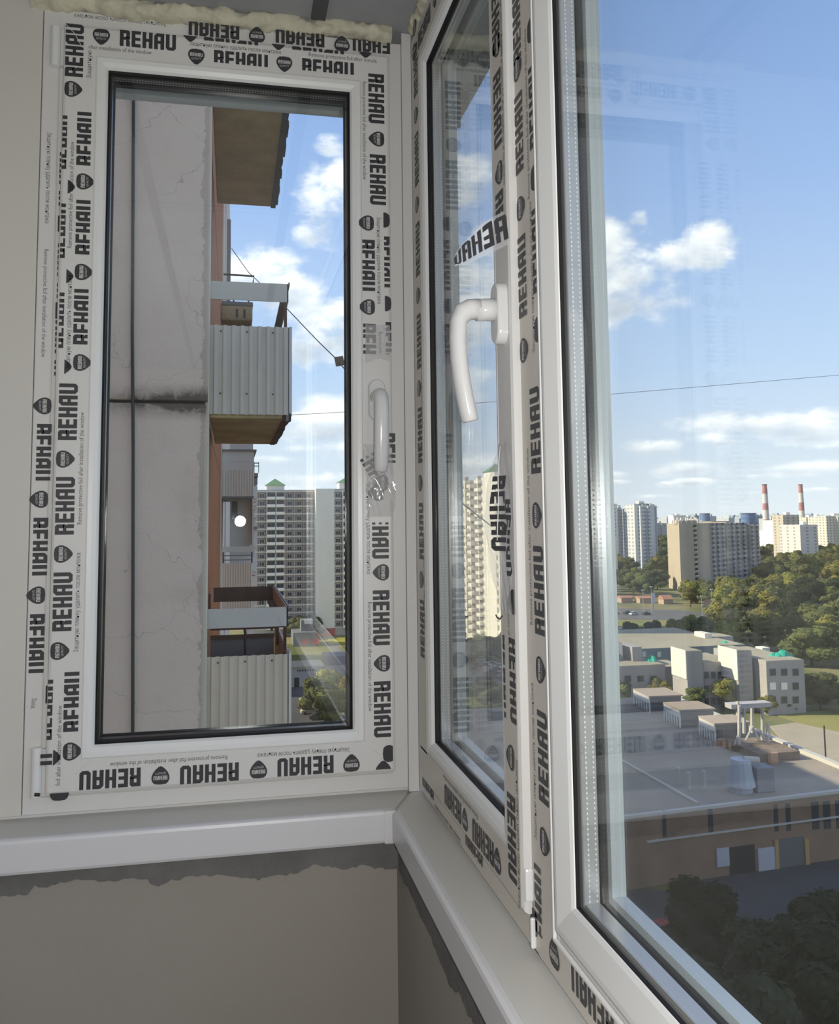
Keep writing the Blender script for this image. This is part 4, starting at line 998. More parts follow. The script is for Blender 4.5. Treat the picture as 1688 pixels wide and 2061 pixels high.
# --- tower blocks in the end window and behind the sash
pan = mat('tower_panel_wall', (.50, .475, .43), .85, .15, noise=(.25, .08)); pan_w = mat('tower_white_wall', (.84, .80, .71), .85, .15, noise=(.2, .05)); pan_b = mat('tower_infill_panel', (.29, .215, .175), .8, .2, noise=(1, .2))
par = mat('white_parapet', (.92, .88, .78), .7, .2); green_roof = mat('green_tin_roof', (.17, .30, .16), .6, .3); red_base = mat('red_plinth', (.42, .10, .08), .8, .2)
FH = 3.03; NF = 19; TOPA = G+NF*FH
tA = empty('apartment_tower', 'long grey panel tower with square windows and green pyramid turrets beyond the end window', 'building')
YA = 350; XA = lambda px, Y=YA: at(px, 1050, Y=Y)[0]
MB().box(XA(505), XA(635.5), YA, YA+14, G, TOPA+.6).build('wing', pan, tA)
MB().box(XA(635.5, 345), XA(673, 345), 345, 359, G, TOPA+.8).build('blank_gable', pan_w, tA)
MB().box(XA(635.5, 345), XA(673, 345)+.1, 344.8, 359, G, G+3).build('plinth', red_base, tA)
MB().box(XA(673, 345), 90, 347, 361, G, TOPA+.8).build('wing', pan, tA)
jn = MB()
for k in range(1, NF+1):
    jn.box(XA(505), XA(635.5)-.02, YA-.16, YA-.05, G+k*FH-.14, G+k*FH+.14)
    jn.box(XA(673, 345), 90, 346.85, 346.95, G+k*FH-.14, G+k*FH+.14)
o = jn.build('floor_joint', pan_w, tA); o['kind'] = 'stuff'
wp = MB(); wp.mt(0).box(-1.72, 1.72, -.05, .12, .12, 2.86); wp.mt(1).box(-1.02, 1.02, -.11, -.04, .62, 2.42); wp.mt(2).box(-.88, -.05, -.15, -.10, .78, 2.28).box(.05, .88, -.15, -.10, .78, 2.28)
wsrc = wp.build('window', [pan_b, frame_w, glass_dark], tA)
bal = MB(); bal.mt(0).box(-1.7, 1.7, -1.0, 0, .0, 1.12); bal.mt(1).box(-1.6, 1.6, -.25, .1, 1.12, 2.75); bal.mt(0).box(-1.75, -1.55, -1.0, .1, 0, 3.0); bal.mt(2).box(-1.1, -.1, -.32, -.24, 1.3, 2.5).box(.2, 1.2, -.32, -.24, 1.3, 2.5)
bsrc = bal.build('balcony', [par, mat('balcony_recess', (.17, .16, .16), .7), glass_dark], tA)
first = {'w': True, 'b': True}
def put(kind, src, loc, rot=None):
    if first[kind]: first[kind] = False; src.location = loc; return src
    return link_copy(src, tA, loc, rot)
for k in range(NF-1):
    z = G+(k+1)*FH-.3
    for px in (583, 602, 620.5): put('w', wsrc, (XA(px), YA, z))
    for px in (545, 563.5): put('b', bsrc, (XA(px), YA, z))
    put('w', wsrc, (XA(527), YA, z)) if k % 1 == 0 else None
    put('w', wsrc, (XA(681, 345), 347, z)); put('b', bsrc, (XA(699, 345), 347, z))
o = MB()
for k in range(NF-1):
    z = G+(k+1)*FH-.3
    for j in range(9):
        xx = XA(699, 345)+4.6+j*4.35
        if j % 3 == 1: o.mt(2).box(xx-1.7, xx+1.7, 346, 347, z, z+1.12)
        o.mt(0).box(xx-1.4, xx+1.4, 346.9, 347.1, z+.3, z+2.7); o.mt(1).box(xx-.7, xx+.7, 346.8, 346.95, z+.8, z+2.2)
o = o.build('window_grid', [pan_b, glass_dark, par], tA); o['kind'] = 'stuff'
def turret(xc, yc, zb, w, hb, hr, parent):
    t = MB().box(xc-w/2, xc+w/2, yc-w/2, yc+w/2, zb, zb+hb).build('turret', pan_w, parent)
    mb = MB(); a = w/2+.5; c = [(xc-a, yc-a), (xc+a, yc-a), (xc+a, yc+a), (xc-a, yc+a)]
    for k in range(4): p_, q_ = c[k], c[(k+1) % 4]; mb.face([(*p_, zb+hb), (*q_, zb+hb), (xc, yc, zb+hb+hr)])
    mb.face([(*p_, zb+hb) for p_ in c]); mb.build('turret_roof', green_roof, t)
turret(XA(553, 355), 355, TOPA+.6, 7.2, 1.9, 2.9, tA); turret(XA(692, 352)+1.5, 353, TOPA+.8, 7.5, 2.8, 2.5, tA)

tB = empty('apartment_tower', 'sunlit cream tower with staggered white balconies behind the sash window', 'building')
pB0 = np.array([85.0, 318.0]); pB1 = np.array([100.5, 258.0]); dB = (pB1-pB0)/np.linalg.norm(pB1-pB0); nB = np.array([-dB[1], dB[0]])
if nB[0] > 0: nB = -nB
LB = float(np.linalg.norm(pB1-pB0)); NB = 20; TOPB = G+NB*FH
def fB_(s, n, z): q = pB0+dB*s+nB*n; return (q[0], q[1], z)
def bxB(mb, s0, s1, n0, n1, z0, z1): return mb.box(s0, s1, n0, n1, z0, z1, f=fB_)
for s0, s1, n, zt in ((0, 11, 0, -1.5), (11, 20.5, -1.2, 0), (20.5, 27, .6, 1.5), (27, 48, 0, .5), (48, LB, .6, 2)):
    bxB(MB(), s0, s1, -14, n, G, TOPB+zt).build('wing', par if n > 0 else pan_w, tB)
mbB = bxB(MB(), -1.2, 1.2, 0, 1.5, 0, 1.15)
src = MB(); src.mt(0).box(-1.3, 1.3, 0, 1.5, 0, 1.2); src.mt(1).box(-1.2, 1.2, -.05, .06, 1.2, 2.7)
bs = src.build('balcony', [par, mat('shaded_loggia', (.20, .17, .13), .7)], tB)
angB = math.atan2(dB[1], dB[0]); firstB = True
flip = 1 if (np.array([-math.sin(angB), math.cos(angB)])@nB) > 0 else -1
for k in range(NB-1):
    for s, off in ((2.2, 0), (6.4, .5), (9.8, 0), (13.5, .5), (30, 0), (34.4, .5), (38.8, 0), (43.2, .5)):
        n = -1.2 if 11 < s < 20 else 0
        loc = fB_(s, n, G+(k+1+(off if s > 3 else 0)*.999)*FH-.4)
        a = angB if flip > 0 else angB+math.pi
        if firstB: bs.location = loc; bs.rotation_euler = (0, 0, a); firstB = False
        else: link_copy(bs, tB, loc, (0, 0, a))
q = fB_(17, -6, 0); turret(q[0], q[1], TOPB-.2, 7, 2.2, 3.2, tB)
q = fB_(34, -6, 0); turret(q[0], q[1], TOPB+.5, 7, 2.2, 3.4, tB)

# --- far blocks
def win_mat(name, wall, glassc, sx, sz, frac=.45):
    m = bpy.data.materials.new(name); m.use_nodes = True; N = NT(m.node_tree); b = N.n['Principled BSDF']; b.inputs['Roughness'].default_value = .8
    g = N.node('ShaderNodeNewGeometry'); sp = N.node('ShaderNodeSeparateXYZ'); N.l.new(g.outputs['Position'], sp.inputs[0]); sn = N.node('ShaderNodeSeparateXYZ'); N.l.new(g.outputs['Normal'], sn.inputs[0])
    hor = N.m('ADD', sp.outputs[0], N.m('MULTIPLY', sp.outputs[1], .83)); a = N.m('FRACT', N.m('DIVIDE', hor, sx)); c = N.m('FRACT', N.m('DIVIDE', sp.outputs[2], sz))
    w_ = N.m('MULTIPLY', N.m('LESS_THAN', a, frac), N.m('LESS_THAN', c, .5)); w_ = N.m('MULTIPLY', w_, N.m('LESS_THAN', N.m('ABSOLUTE', sn.outputs[2]), .5))
    N.l.new(N.mix(w_, (*wall, 1), (*glassc, 1)), b.inputs['Base Color']); return m
wm_cream = win_mat('cream_facade', (.66, .60, .50), (.28, .26, .25), 4.2, 3.0); wm_white = win_mat('white_facade', (.66, .66, .66), (.34, .36, .40), 5, 3.0, .5); wm_grey = win_mat('grey_facade', (.40, .40, .42), (.22, .23, .26), 4.5, 3.0, .5)
wm_beige = win_mat('beige_facade', (.50, .44, .36), (.24, .22, .21), 6, 3.0, .35)
def far_block(pxs, Y, ytop, m, label, depth=18, ybase=None, name='apartment_building', skew=.0, nsec=1, cat='building'):
    """one distant block; sections step back and forth"""
    x0, x1 = at(pxs[0], 1050, Y=Y)[0], at(pxs[1], 1050, Y=Y)[0]; zt = at((pxs[0]+pxs[1])/2, ytop, Y=Y)[2]
    r = empty(name, label, cat); k = nsec; BLK.append((x0-6, x1+6, Y-10, Y+depth+8))
    for i in range(k):
        a, b = x0+(x1-x0)*i/k, x0+(x1-x0)*(i+1)/k; st = (i % 2)*3.0
        MB().box(a, b, Y-st+skew*i, Y+depth, G, zt-(i % 2)*1.0).build('section', m, r)
    MB().box(x0+(x1-x0)*.35, x0+(x1-x0)*.6, Y+4, Y+9, zt-.5, zt+2.6).build('roof_cabin', pan_w, r)
    MB().box(x0-.2, x1+.2, Y-3.4, Y-3.0 if k > 1 else Y-2.9, zt-1.6, zt-1.2).build('roof_edge', pan_w, r)
    return r
far_block((1277, 1318), 640, 1015, wm_white, 'pale high tower standing left of the beige slab block', nsec=5)
MB().box(at(1286, 1015, Y=642)[0], at(1306, 1015, Y=642)[0], 642, 652, at(1290, 1016, Y=642)[2], at(1290, 1013.5, Y=642)[2]).build('roof_deck', tin_d, bpy.data.objects['apartment_building'])
far_block((1308, 1322), 700, 1018, wm_grey, 'grey tower half hidden behind the pale high tower', nsec=1)
far_block((1214, 1243), 660, 1014, wm_white, 'pale tower at the left edge of the wide pane', nsec=3)
far_block((1240, 1262), 760, 1022, wm_grey, 'greyish tower between the two pale towers', nsec=2)
far_block((1215, 1240), 560, 1082, pan_w, 'low cream building at the left edge of the wide pane', nsec=1, depth=10)
far_block((1555, 1580), 820, 1047, par, 'narrow cream block left of the tan tower', nsec=2)
far_block((1576, 1608), 780, 1036, wm_beige, 'tan tower with two window rows right of the chimneys', nsec=1)
far_block((1609, 1644), 690, 1056, win_mat('pinkish_facade', (.62, .57, .54), (.33, .31, .32), 8, 3.0, .3), 'lower pinkish block right of the tan tower', nsec=1, depth=30)
far_block((1622, 1650), 900, 1041, wm_cream, 'cream apartment block on the skyline behind the pinkish block', nsec=3)
far_block((1642, 1660), 885, 1040, wm_cream, 'stepped cream block on the right skyline, its left half', nsec=2)
far_block((1663, 1720), 850, 1038, wm_cream, 'stepped cream block on the right skyline, its right half', nsec=3)
far_block((1537, 1562), 900, 1068, pan_w, 'low pale building below the chimneys', nsec=1)
far_block((1355, 1380), 1300, 1037, par, 'pale building just above the roof of the beige slab block', nsec=1)
far_block((1380, 1400), 1500, 1040, wm_white, 'second pale building above the roof of the beige slab block', nsec=2)
far_block((1320, 1340), 1500, 1052, wm_grey, 'hazy low block left of the beige slab block', nsec=2)
sky = random.Random(5)
hz = [mat('distant_building_a', (.36, .40, .45), .9, .1), mat('distant_building_b', (.46, .48, .51), .9, .1), mat('distant_building_c', (.30, .35, .41), .9, .1)]  # blue-grey base colours carry the distance haze
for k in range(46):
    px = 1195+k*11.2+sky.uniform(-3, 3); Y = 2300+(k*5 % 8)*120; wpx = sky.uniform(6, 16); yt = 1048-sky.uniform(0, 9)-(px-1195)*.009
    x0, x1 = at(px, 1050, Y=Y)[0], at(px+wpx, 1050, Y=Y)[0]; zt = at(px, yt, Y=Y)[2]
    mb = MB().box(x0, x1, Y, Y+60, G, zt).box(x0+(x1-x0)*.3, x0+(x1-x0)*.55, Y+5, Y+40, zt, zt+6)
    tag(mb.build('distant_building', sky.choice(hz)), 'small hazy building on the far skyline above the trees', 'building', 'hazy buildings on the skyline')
# --- chimneys and blue cooling tanks
ch_r = mat('chimney_red', (.45, .23, .22), .8, .1); ch_w = mat('chimney_white', (.66, .60, .58), .8, .1)  # red and white faded to put distance haze into the paint
def chimney(px, w, ytop, Y, bands, label):
    x = at(px, 1040, Y=Y)[0]; k = Y/FPX; zt = at(px, ytop, Y=Y)[2]; r0, r1 = w*k*.62, w*k*.40
    root = empty('chimney', label, 'chimney'); root.location = (x, Y, G); H = zt-G; zb = at(px, 1050, Y=Y)[2]-G
    edges = [zb+(H-zb)*t for t in bands]; edges = [0]+edges+[H]; col = (len(edges)) % 2
    n = len(edges)-1
    for i in range(n):
        ra = r0+(r1-r0)*edges[i]/H; rb = r0+(r1-r0)*edges[i+1]/H
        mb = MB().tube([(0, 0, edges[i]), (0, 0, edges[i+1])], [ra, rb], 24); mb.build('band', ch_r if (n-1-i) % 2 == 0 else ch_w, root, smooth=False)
    MB().tube([(0, 0, H), (0, 0, H+1.5)], r1*1.12, 24).build('rim', rust, root)
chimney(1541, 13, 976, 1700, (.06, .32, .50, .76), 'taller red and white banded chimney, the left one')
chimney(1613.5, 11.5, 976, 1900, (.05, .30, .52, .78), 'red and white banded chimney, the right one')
bl = mat('blue_tank', (.13, .20, .36), .6, .3)  # blue faded, distance haze put into the colour
for px, w, yt, l in ((1418, 22, 1034, 'blue cooling tower above the beige slab block, partly hidden'), (1505, 31, 1033.5, 'blue cooling tower left of the chimneys')):
    Y = 1750; x = at(px, 1040, Y=Y)[0]; k = Y/FPX; zt = at(px, yt, Y=Y)[2]; root = empty('cooling_tower', l, 'cooling tower'); root.location = (x, Y, G); H = zt-G
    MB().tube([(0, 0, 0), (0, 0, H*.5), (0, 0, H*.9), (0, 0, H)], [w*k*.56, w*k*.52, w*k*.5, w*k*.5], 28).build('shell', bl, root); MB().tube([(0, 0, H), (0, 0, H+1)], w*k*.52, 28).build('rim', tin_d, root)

# --- the beige slab block
dm = mat('beige_brick_slab', (.50, .415, .31), .85, .15, noise=(.15, .1))
tD = empty('slab_block', 'tall beige slab block with a column of stair windows and balconied right wing', 'building')
A_ = at(1346, 1180, Y=520); B_ = at(1371, 1190, Y=487); C_ = at(1431, 1185, Y=500); D_ = at(1534, 1185, Y=560)
zD = at(1400, 1053.5, Y=495)[2]
poly = [(B_[0], B_[1]), (C_[0], C_[1]), (C_[0]+2, C_[1]+14), (A_[0]+6, A_[1]+10), (A_[0], A_[1])]
MB().prism(poly, G, zD).build('stair_wing', dm, tD)
gm = mat('shaded_wing_brick', (.36, .33, .30), .85, .15, noise=(.2, .15))  # darker brick tone carries the shade on the balconied wing
d2 = np.array([D_[0]-C_[0], D_[1]-C_[1]]); L2 = np.linalg.norm(d2); d2 /= L2; n2_ = np.array([d2[1], -d2[0]])
if n2_[1] > 0: n2_ = -n2_
fD = lambda s, n, z: (C_[0]+d2[0]*s+n2_[0]*n, C_[1]+d2[1]*s+n2_[1]*n, z)
MB().box(.2, L2*.30, -12, -.4, G, zD, f=fD).build('balcony_wing', gm, tD)
MB().box(L2*.30, L2*.33, -12, .5, G, zD+.6, f=fD).build('pier', dm, tD)
MB().box(L2*.33, L2*.80, -12, -2.5, G, zD-.5, f=fD).build('balcony_wing', gm, tD)
MB().box(L2*.80, L2, -12, -.5, G, zD-1.5, f=fD).build('balcony_wing', gm, tD)
MB().box(L2*.42, L2*.78, -26, -14, G, zD+1.0, f=fD).build('rear_wing', dm, tD)
nD = 14; fh = (zD-G)/nD
bw = MB(); bw.mt(0).box(-1.9, 1.9, 0, 1.2, 0, 1.1); bw.mt(1).box(-1.8, 1.8, -.05, .08, 1.1, 2.6)
bd = bw.build('balcony', [mat('pale_balcony', (.50, .47, .46), .8), mat('dark_balcony_recess', (.10, .09, .09), .8)], tD); fst = True
rot = math.atan2(n2_[1], n2_[0])-math.pi/2
for k in range(1, nD):
    for s in (L2*.07, L2*.16, L2*.25, L2*.40, L2*.50, L2*.60, L2*.72, L2*.84, L2*.95):
        nn = -.4 if s < L2*.3 else (-2.5 if s < L2*.8 else -.5); loc = fD(s, nn, G+k*fh+.2)
        if fst: bd.location = loc; bd.rotation_euler = (0, 0, rot); fst = False
        else: link_copy(bd, tD, loc, (0, 0, rot))
dBC = np.array([C_[0]-B_[0], C_[1]-B_[1]]); lBC = np.linalg.norm(dBC); dBC /= lBC; nBC = np.array([dBC[1], -dBC[0]])
fBC = lambda s, n, z: (B_[0]+dBC[0]*s+nBC[0]*n, B_[1]+dBC[1]*s+nBC[1]*n, z)
for k in range(1, nD):
    z = G+k*fh+.6; f = MB().box(lBC*.47, lBC*.57, -.1, .12, z, z+1.5, f=fBC).build('window', glass_dark, tD)
    MB().box(lBC*.50, lBC*.59, .12, .2, z-.5, z-.1, f=fBC).build('sill_panel', par, tD)
pt = MB()
for k in range(26): s = lBC*(.05+.9*k/26); pt.box(s, s+.5, -4-(k*7 % 5), -3.2-(k*7 % 5), zD, zD+sky.uniform(1.2, 4), f=fBC)
o = pt.build('roof_masts', tin, tD)
MB().box(lBC*.2, lBC*.75, -9, -4, zD, zD+2, f=fBC).build('roof_cabin', dm, tD)

# --- the school
sg = mat('school_grey_panel', (.40, .375, .36), .85, .15, noise=(.3, .08)); sw = mat('school_white_panel', (.78, .73, .64), .8, .15, noise=(.3, .05)); roofm = mat('school_roof', (.40, .36, .27), .9, .1, noise=(.1, .15)); teal = mat('teal_net', (.03, .36, .25), .7, .2)
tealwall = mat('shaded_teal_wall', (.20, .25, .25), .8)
sch = empty('school', 'low grey school with flat roofs, white stair towers and green netting on the roof', 'building')
def sbox(p0, p1, ytop, Y, depth, m=sg, name='wing', roof=True, ybase=None):
    x0, x1 = at(p0, ytop, Y=Y)[0], at(p1, ytop, Y=Y)[0]; zt = at((p0+p1)/2, ytop, Y=Y)[2]
    o = MB().box(x0, x1, Y, Y+depth, G, zt).build(name, m, sch)
    if roof: MB().box(x0+.15, x1-.15, Y+.15, Y+depth-.15, zt, zt+.12).build('roof_felt', roofm, o)
    return x0, x1, zt, o
def swin(p0, p1, yt, yb, Y, m=glass_dark):
    x0, x1 = at(p0, yt, Y=Y)[0], at(p1, yt, Y=Y)[0]; o = MB().box(x0-.1, x1+.1, Y-.10, Y+.02, at(p0, yb, Y=Y)[2]-.1, at(p0, yt, Y=Y)[2]+.1).build('window', sg, sch)
    MB().box(x0, x1, Y-.16, Y-.08, at(p0, yb, Y=Y)[2], at(p0, yt, Y=Y)[2]).build('pane', m, o)
sbox(1195, 1338, 1341, 200, 14)
for x in (1231, 1256, 1282, 1308): swin(x, x+13, 1360, 1372, 200)
for x in (1231, 1256, 1282, 1308): swin(x, x+13, 1386, 1398, 200)
sbox(1338, 1381, 1342, 201, 10, mat('school_dark_recess', (.20, .19, .18), .85))
sbox(1250, 1500, 1303, 222, 40, tealwall, name='upper_hall')
for k, x in enumerate((1292, 1322, 1350)): swin(x, x+7, 1312, 1322, 221.8, sw)
sbox(1196, 1203, 1292, 214, 12, sw); 
xa_, xb_, zt_, o_ = sbox(1228, 1252, 1294, 208, 9, sw, name='white_gable')
MB().tube([(xa_+(xb_-xa_)*.5, 207.7, zt_-4.2), (xa_+(xb_-xa_)*.5, 207.95, zt_-4.2)], 1.6, 16).build('arched_opening', tealwall, o_)
sbox(1272, 1291, 1302, 206, 8, sg, name='stair_head', roof=False)
sbox(1381, 1413, 1311, 188, 7, sg, name='stair_tower'); sbox(1418, 1432, 1275, 236, 6, sw, name='roof_house', roof=False); sbox(1432, 1475, 1282, 238, 10, sg)
sbox(1413, 1484, 1333, 191, 14)
for r0 in (1352, 1380, 1404):
    for x in (1417, 1430, 1443, 1456): swin(x, x+9, r0, r0+14, 191)
sbox(1484, 1512, 1310, 184, 8, sg, name='stair_tower')
swin(1468, 1475, 1322, 1334, 190.7, tealwall)
sbox(1512, 1543, 1336, 186, 10, mat('school_brown_recess', (.20, .16, .13), .85))
for r0 in (1345, 1368, 1400):
    swin(1514, 1526, r0, r0+14, 186); swin(1529, 1540, r0, r0+14, 186)
sbox(1541, 1617, 1330, 180, 22)
for r0, m_ in ((1346, glass_dark), (1374, par), (1402, glass_dark)):
    for x in (1548, 1571, 1594): swin(x, x+12, r0, r0+14, 180, m_ if x < 1590 else glass_dark)
# white slabs put the sunlit brightness of the stair tower flanks into colour
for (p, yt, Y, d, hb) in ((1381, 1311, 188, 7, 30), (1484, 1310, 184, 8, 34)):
    x = at(p, yt, Y=Y)[0]; MB().box(x-.25, x-.02, Y, Y+d, at(p, yt+hb, Y=Y)[2]-3, at(p, yt, Y=Y)[2]+.2).build('sunlit_flank', sw, sch)
# roof boxes
for p0, p1, yt, Y in ((1534, 1549, 1304, 198), (1453, 1460, 1318, 205)):
    x0, x1 = at(p0, yt, Y=Y)[0], at(p1, yt, Y=Y)[0]; zt = at(p0, yt, Y=Y)[2]; MB().box(x0, x1, Y, Y+3, zt-3.2, zt).build('roof_house', sw, sch)
def net(p0, p1, yt, yb, Y, label, seed):
    rr = random.Random(seed); x0, x1 = at(p0, yb, Y=Y)[0], at(p1, yb, Y=Y)[0]; zb2 = at(p0, yb, Y=Y)[2]; h = at(p0, yt, Y=Y)[2]-zb2; mb = MB(); n, mm = 10, 6
    for i in range(n+1):
        for j in range(mm+1):
            e = math.sin(math.pi*i/n)*math.sin(math.pi*j/mm); mb.v.append((x0+(x1-x0)*i/n, Y+5*j/mm, zb2-.25+(h+.25)*e*rr.uniform(.55, 1.1)))
    for i in range(n):
        for j in range(mm): a = i*(mm+1)+j; mb.f.append((a, a+mm+1, a+mm+2, a+1)); mb.mi.append(0)
    return tag(mb.build('safety_netting', teal), label, 'netting')
net(1556, 1612, 1310, 1328, 184, 'heap of green netting on the right wing roof of the school', 1)
net(1306, 1334, 1320, 1340, 203, 'heap of green netting on the left wing roof of the school', 2)
net(1460, 1475, 1290, 1302, 224, 'small heap of green netting on the middle school roof', 3)
net(1219, 1228, 1300, 1322, 207, 'strip of green netting at the left end of the school', 4)

# --- industrial hall below
hr = mat('hall_roof_felt', (.38, .32, .255), .9, .1, noise=(.12, .25), col2=(.29, .25, .21)); brick = mat('hall_brown_brick', (.30, .205, .14), .9, .1, noise=(.25, .2)); copem = mat('pale_coping', (.52, .49, .44), .8)
RZ = -35.0
F1, F2 = at(1195, 1655, Z=RZ)[:2], at(1688, 1595, Z=RZ)[:2]; R1, R2 = at(1640, 1525, Z=RZ)[:2], at(1345, 1402, Z=RZ)[:2]
df = (F2-F1)/np.linalg.norm(F2-F1); dr = (R2-R1)/np.linalg.norm(R2-R1)
M_ = np.array([[df[0], -dr[0]], [df[1], -dr[1]]]); tt = np.linalg.solve(M_, R1-F1); FRc = F1+df*tt[0]
BL = R2+dr*2; FLc = F1-df*6; BLL = BL-df*62
hall = empty('industrial_hall', 'flat-roofed brown brick hall with rows of skylights on its roof', 'building')
MB().prism([tuple(FLc), tuple(FRc), tuple(BL), tuple(BLL)], G, RZ-.25).build('brick_wall', brick, hall)
MB().prism([tuple(FLc), tuple(FRc), tuple(BL), tuple(BLL)], RZ-.25, RZ).build('roof', hr, hall)
def along(mb, a, b, w, z0, z1):
    a, b = np.array(a[:2]), np.array(b[:2]); d = (b-a)/np.linalg.norm(b-a); n = np.array([-d[1], d[0]])*w/2
    return mb.prism([tuple(a-n), tuple(b-n), tuple(b+n), tuple(a+n)], z0, z1)
along(MB(), FRc, BL, 1.0, RZ, RZ+.55).build('parapet', copem, hall)
along(MB(), FLc, FRc, .6, RZ, RZ+.35).build('parapet', copem, hall)
along(MB(), at(1215, 1512, Z=RZ), at(1402, 1618, Z=RZ), .45, RZ, RZ+.25).build('roof_joint', copem, hall)
# wall features, located on the front wall plane
nF = np.array([df[1], -df[0]]);
if nF[1] > 0: nF = -nF
def onwall(px, py, off=.0):
    d = ray(px, py); P0 = np.array([F1[0]+nF[0]*off, F1[1]+nF[1]*off, 0]); n = np.array([nF[0], nF[1], 0]); t = ((P0-EYE)@n)/(d@n); return EYE+d*t
def wallbox(p0, p1, yt, yb, m, name, th=.12):
    a = onwall(p0, yt); b = onwall(p1, yt); zb3 = max(G, onwall(p0, yb)[2]); c = a[:2]; e = b[:2]; n = nF*th
    return MB().prism([tuple(c-n*.5), tuple(e-n*.5), tuple(e+n), tuple(c+n)], zb3, a[2]).build(name, m, hall)
wallbox(1466, 1518, 1706, 1790, dark_m, 'gate_opening', .05); wallbox(1523, 1559, 1708, 1785, mat('pale_gate', (.50, .50, .54), .6), 'gate_leaf', .2); wallbox(1563, 1616, 1690, 1785, mat('grey_gate', (.13, .14, .14), .7), 'gate_leaf', .12); wallbox(1440, 1465, 1708, 1745, mat('pale_gate', (.5, .5, .5), .6), 'gate_leaf', .2)
for px, yt in ((1558, 1608), (1561, 1616)): pass
wallbox(1556, 1563, 1690, 1790, mat('yellow_post', (.45, .30, .12), .8), 'gate_post', .3); wallbox(1616, 1624, 1688, 1785, mat('yellow_post', (.45, .30, .12), .8), 'gate_post', .3)
for px, w_ in ((1424, 9), (1556, 8), (1580, 9), (1632, 14), (1655, 14), (1332, 7), (1680, 12)): wallbox(px, px+w_, 1628-(px-1400)*.06, 1682-(px-1400)*.05, mat('hall_window', (.06, .065, .07), .3), 'window', .05)
wallbox(1300, 1720, 1692, 1696, copem, 'wall_band', .15)
# skylights: long glazed boxes with white sunlit flanks
skyl = mat('skylight_white', (.82, .80, .75), .6); rooft = mat('skylight_top', (.40, .32, .25), .85)
def skylight(px0, py0, wpx, label_):
    a = at(px0, py0, Z=RZ); b = at(px0+31, py0+16, Z=RZ); d = (b-a)[:2]; L = np.linalg.norm(d); d /= L; n = np.array([-d[1], d[0]]);
    if n@df < 0: n = -n
    f = lambda s, t, z: (a[0]+d[0]*s+n[0]*t, a[1]+d[1]*s+n[1]*t, z)
    Wd = wpx*.85; H = 2.8
    o = MB().box(0, L, .15, Wd, RZ, RZ+H, f=f).build('skylight', mat('skylight_grey', (.20, .185, .175), .8), hall)
    MB().box(-.2, L+.2, -.1, Wd+.3, RZ+H, RZ+H+.25, f=f).build('skylight_top', rooft, o)
    MB().box(0, L, -.1, .15, RZ+H-1.1, RZ+H, f=f).build('white_fascia', skyl, o)
    n_ = 6
    for k in range(n_+1): s = L*k/n_; MB().box(s-.18, s+.18, -.06, .14, RZ, RZ+H-1.0, f=f).build('mullion', skyl, o)
    for k in range(n_): s = L*(k+.5)/n_; MB().box(s-L/n_*.36, s+L/n_*.36, .05, .13, RZ+.3, RZ+H-1.15, f=f).build('pane', mat('skylight_pane', (.30, .36, .36), .2, .6), o)
skylight(1276, 1418, 7.5, ''); skylight(1337, 1448, 7.5, ''); skylight(1408, 1478, 7, '')
# roof plant: vents, masts and beam
def ground_pt(px, py, Z=RZ): return at(px, py, Z=Z)
vt = empty('roof_vent', 'pale grey conical ventilation hood on the hall roof', 'vent'); q = ground_pt(1492, 1592); vt.location = (q[0], q[1], RZ)
gv = mat('vent_blue_grey', (.42, .46, .52), .5, .4, .2)
MB().tube([(0, 0, 0), (0, 0, .9)], [1.5, 1.5], 12).build('base', gv, vt); MB().tube([(0, 0, .8), (0, 0, 4.2)], [1.9, 1.25], 14).build('hood', gv, vt); MB().tube([(.5, 0, 4.1), (2.6, -.2, 3.9)], [.45, .45], 10).build('duct', copem, vt)
v2 = tag(MB().box(-1.3, 1.3, -1.2, 1.2, 0, 3.2).build('ventilation_box', mat('vent_box', (.27, .26, .28), .6), bevel=.12), 'grey ventilation box beside the conical hood on the hall roof', 'vent box'); q = ground_pt(1532, 1590); v2.location = (q[0], q[1], RZ)
for k, (px, py, h, l) in enumerate(((1365, 1580, 2.4, 'first of three pale pipes on the shaded hall roof, the left one'), (1386, 1588, 2.2, 'middle one of three pale pipes on the shaded hall roof'), (1417, 1588, 2.4, 'right one of three pale pipes on the shaded hall roof'))):
    q = ground_pt(px, py); tag(MB().tube([(q[0], q[1], RZ), (q[0], q[1], RZ+h)], .3, 10).build('roof_pipe', copem), l, 'pipe')
gan = empty('gantry', 'weathered gantry of pale posts under a flat beam on the hall roof', 'gantry'); rb = MB()
def post(px, yb, yt, Y, r=.28, m=copem, name='post'):
    q = at(px, yb, Y=Y); t = at(px, yt, Y=Y); return MB().tube([q, t], r, 6).build(name, m, gan)
YG = float(at(1500, 1512, Z=RZ)[1])
for px, yb, yt, dy in ((1487, 1510, 1420, 0), (1497, 1476, 1418, 1), (1513, 1470, 1422, 2.5), (1534, 1490, 1424, 1.5), (1545, 1500, 1455, 0), (1484, 1440, 1412, .5)): post(px, yb, yt, YG+dy, .3)
a, b = at(1463, 1418, Y=YG+1.5), at(1543, 1412, Y=YG+1.5); MB().box(a[0], b[0], YG+.3, YG+2.2, a[2]-.5, a[2]+.2).build('beam', mat('gantry_beam', (.45, .42, .42), .7), gan)
for p0, p1 in (((1500, 1490), (1514, 1462)), ((1514, 1462), (1528, 1490)), ((1485, 1480), (1478, 1500)), ((1530, 1470), (1540, 1500))): MB().tube([at(*p0, Y=YG+.3), at(*p1, Y=YG+.3)], .16, 5).build('brace', copem, gan)
MB().box(at(1480, 1500, Y=YG)[0], at(1560, 1500, Y=YG)[0], YG-6, YG+3, RZ, RZ+1.2).build('platform', mat('rusty_platform', (.26, .19, .14), .9, noise=(.6, .4)), gan)
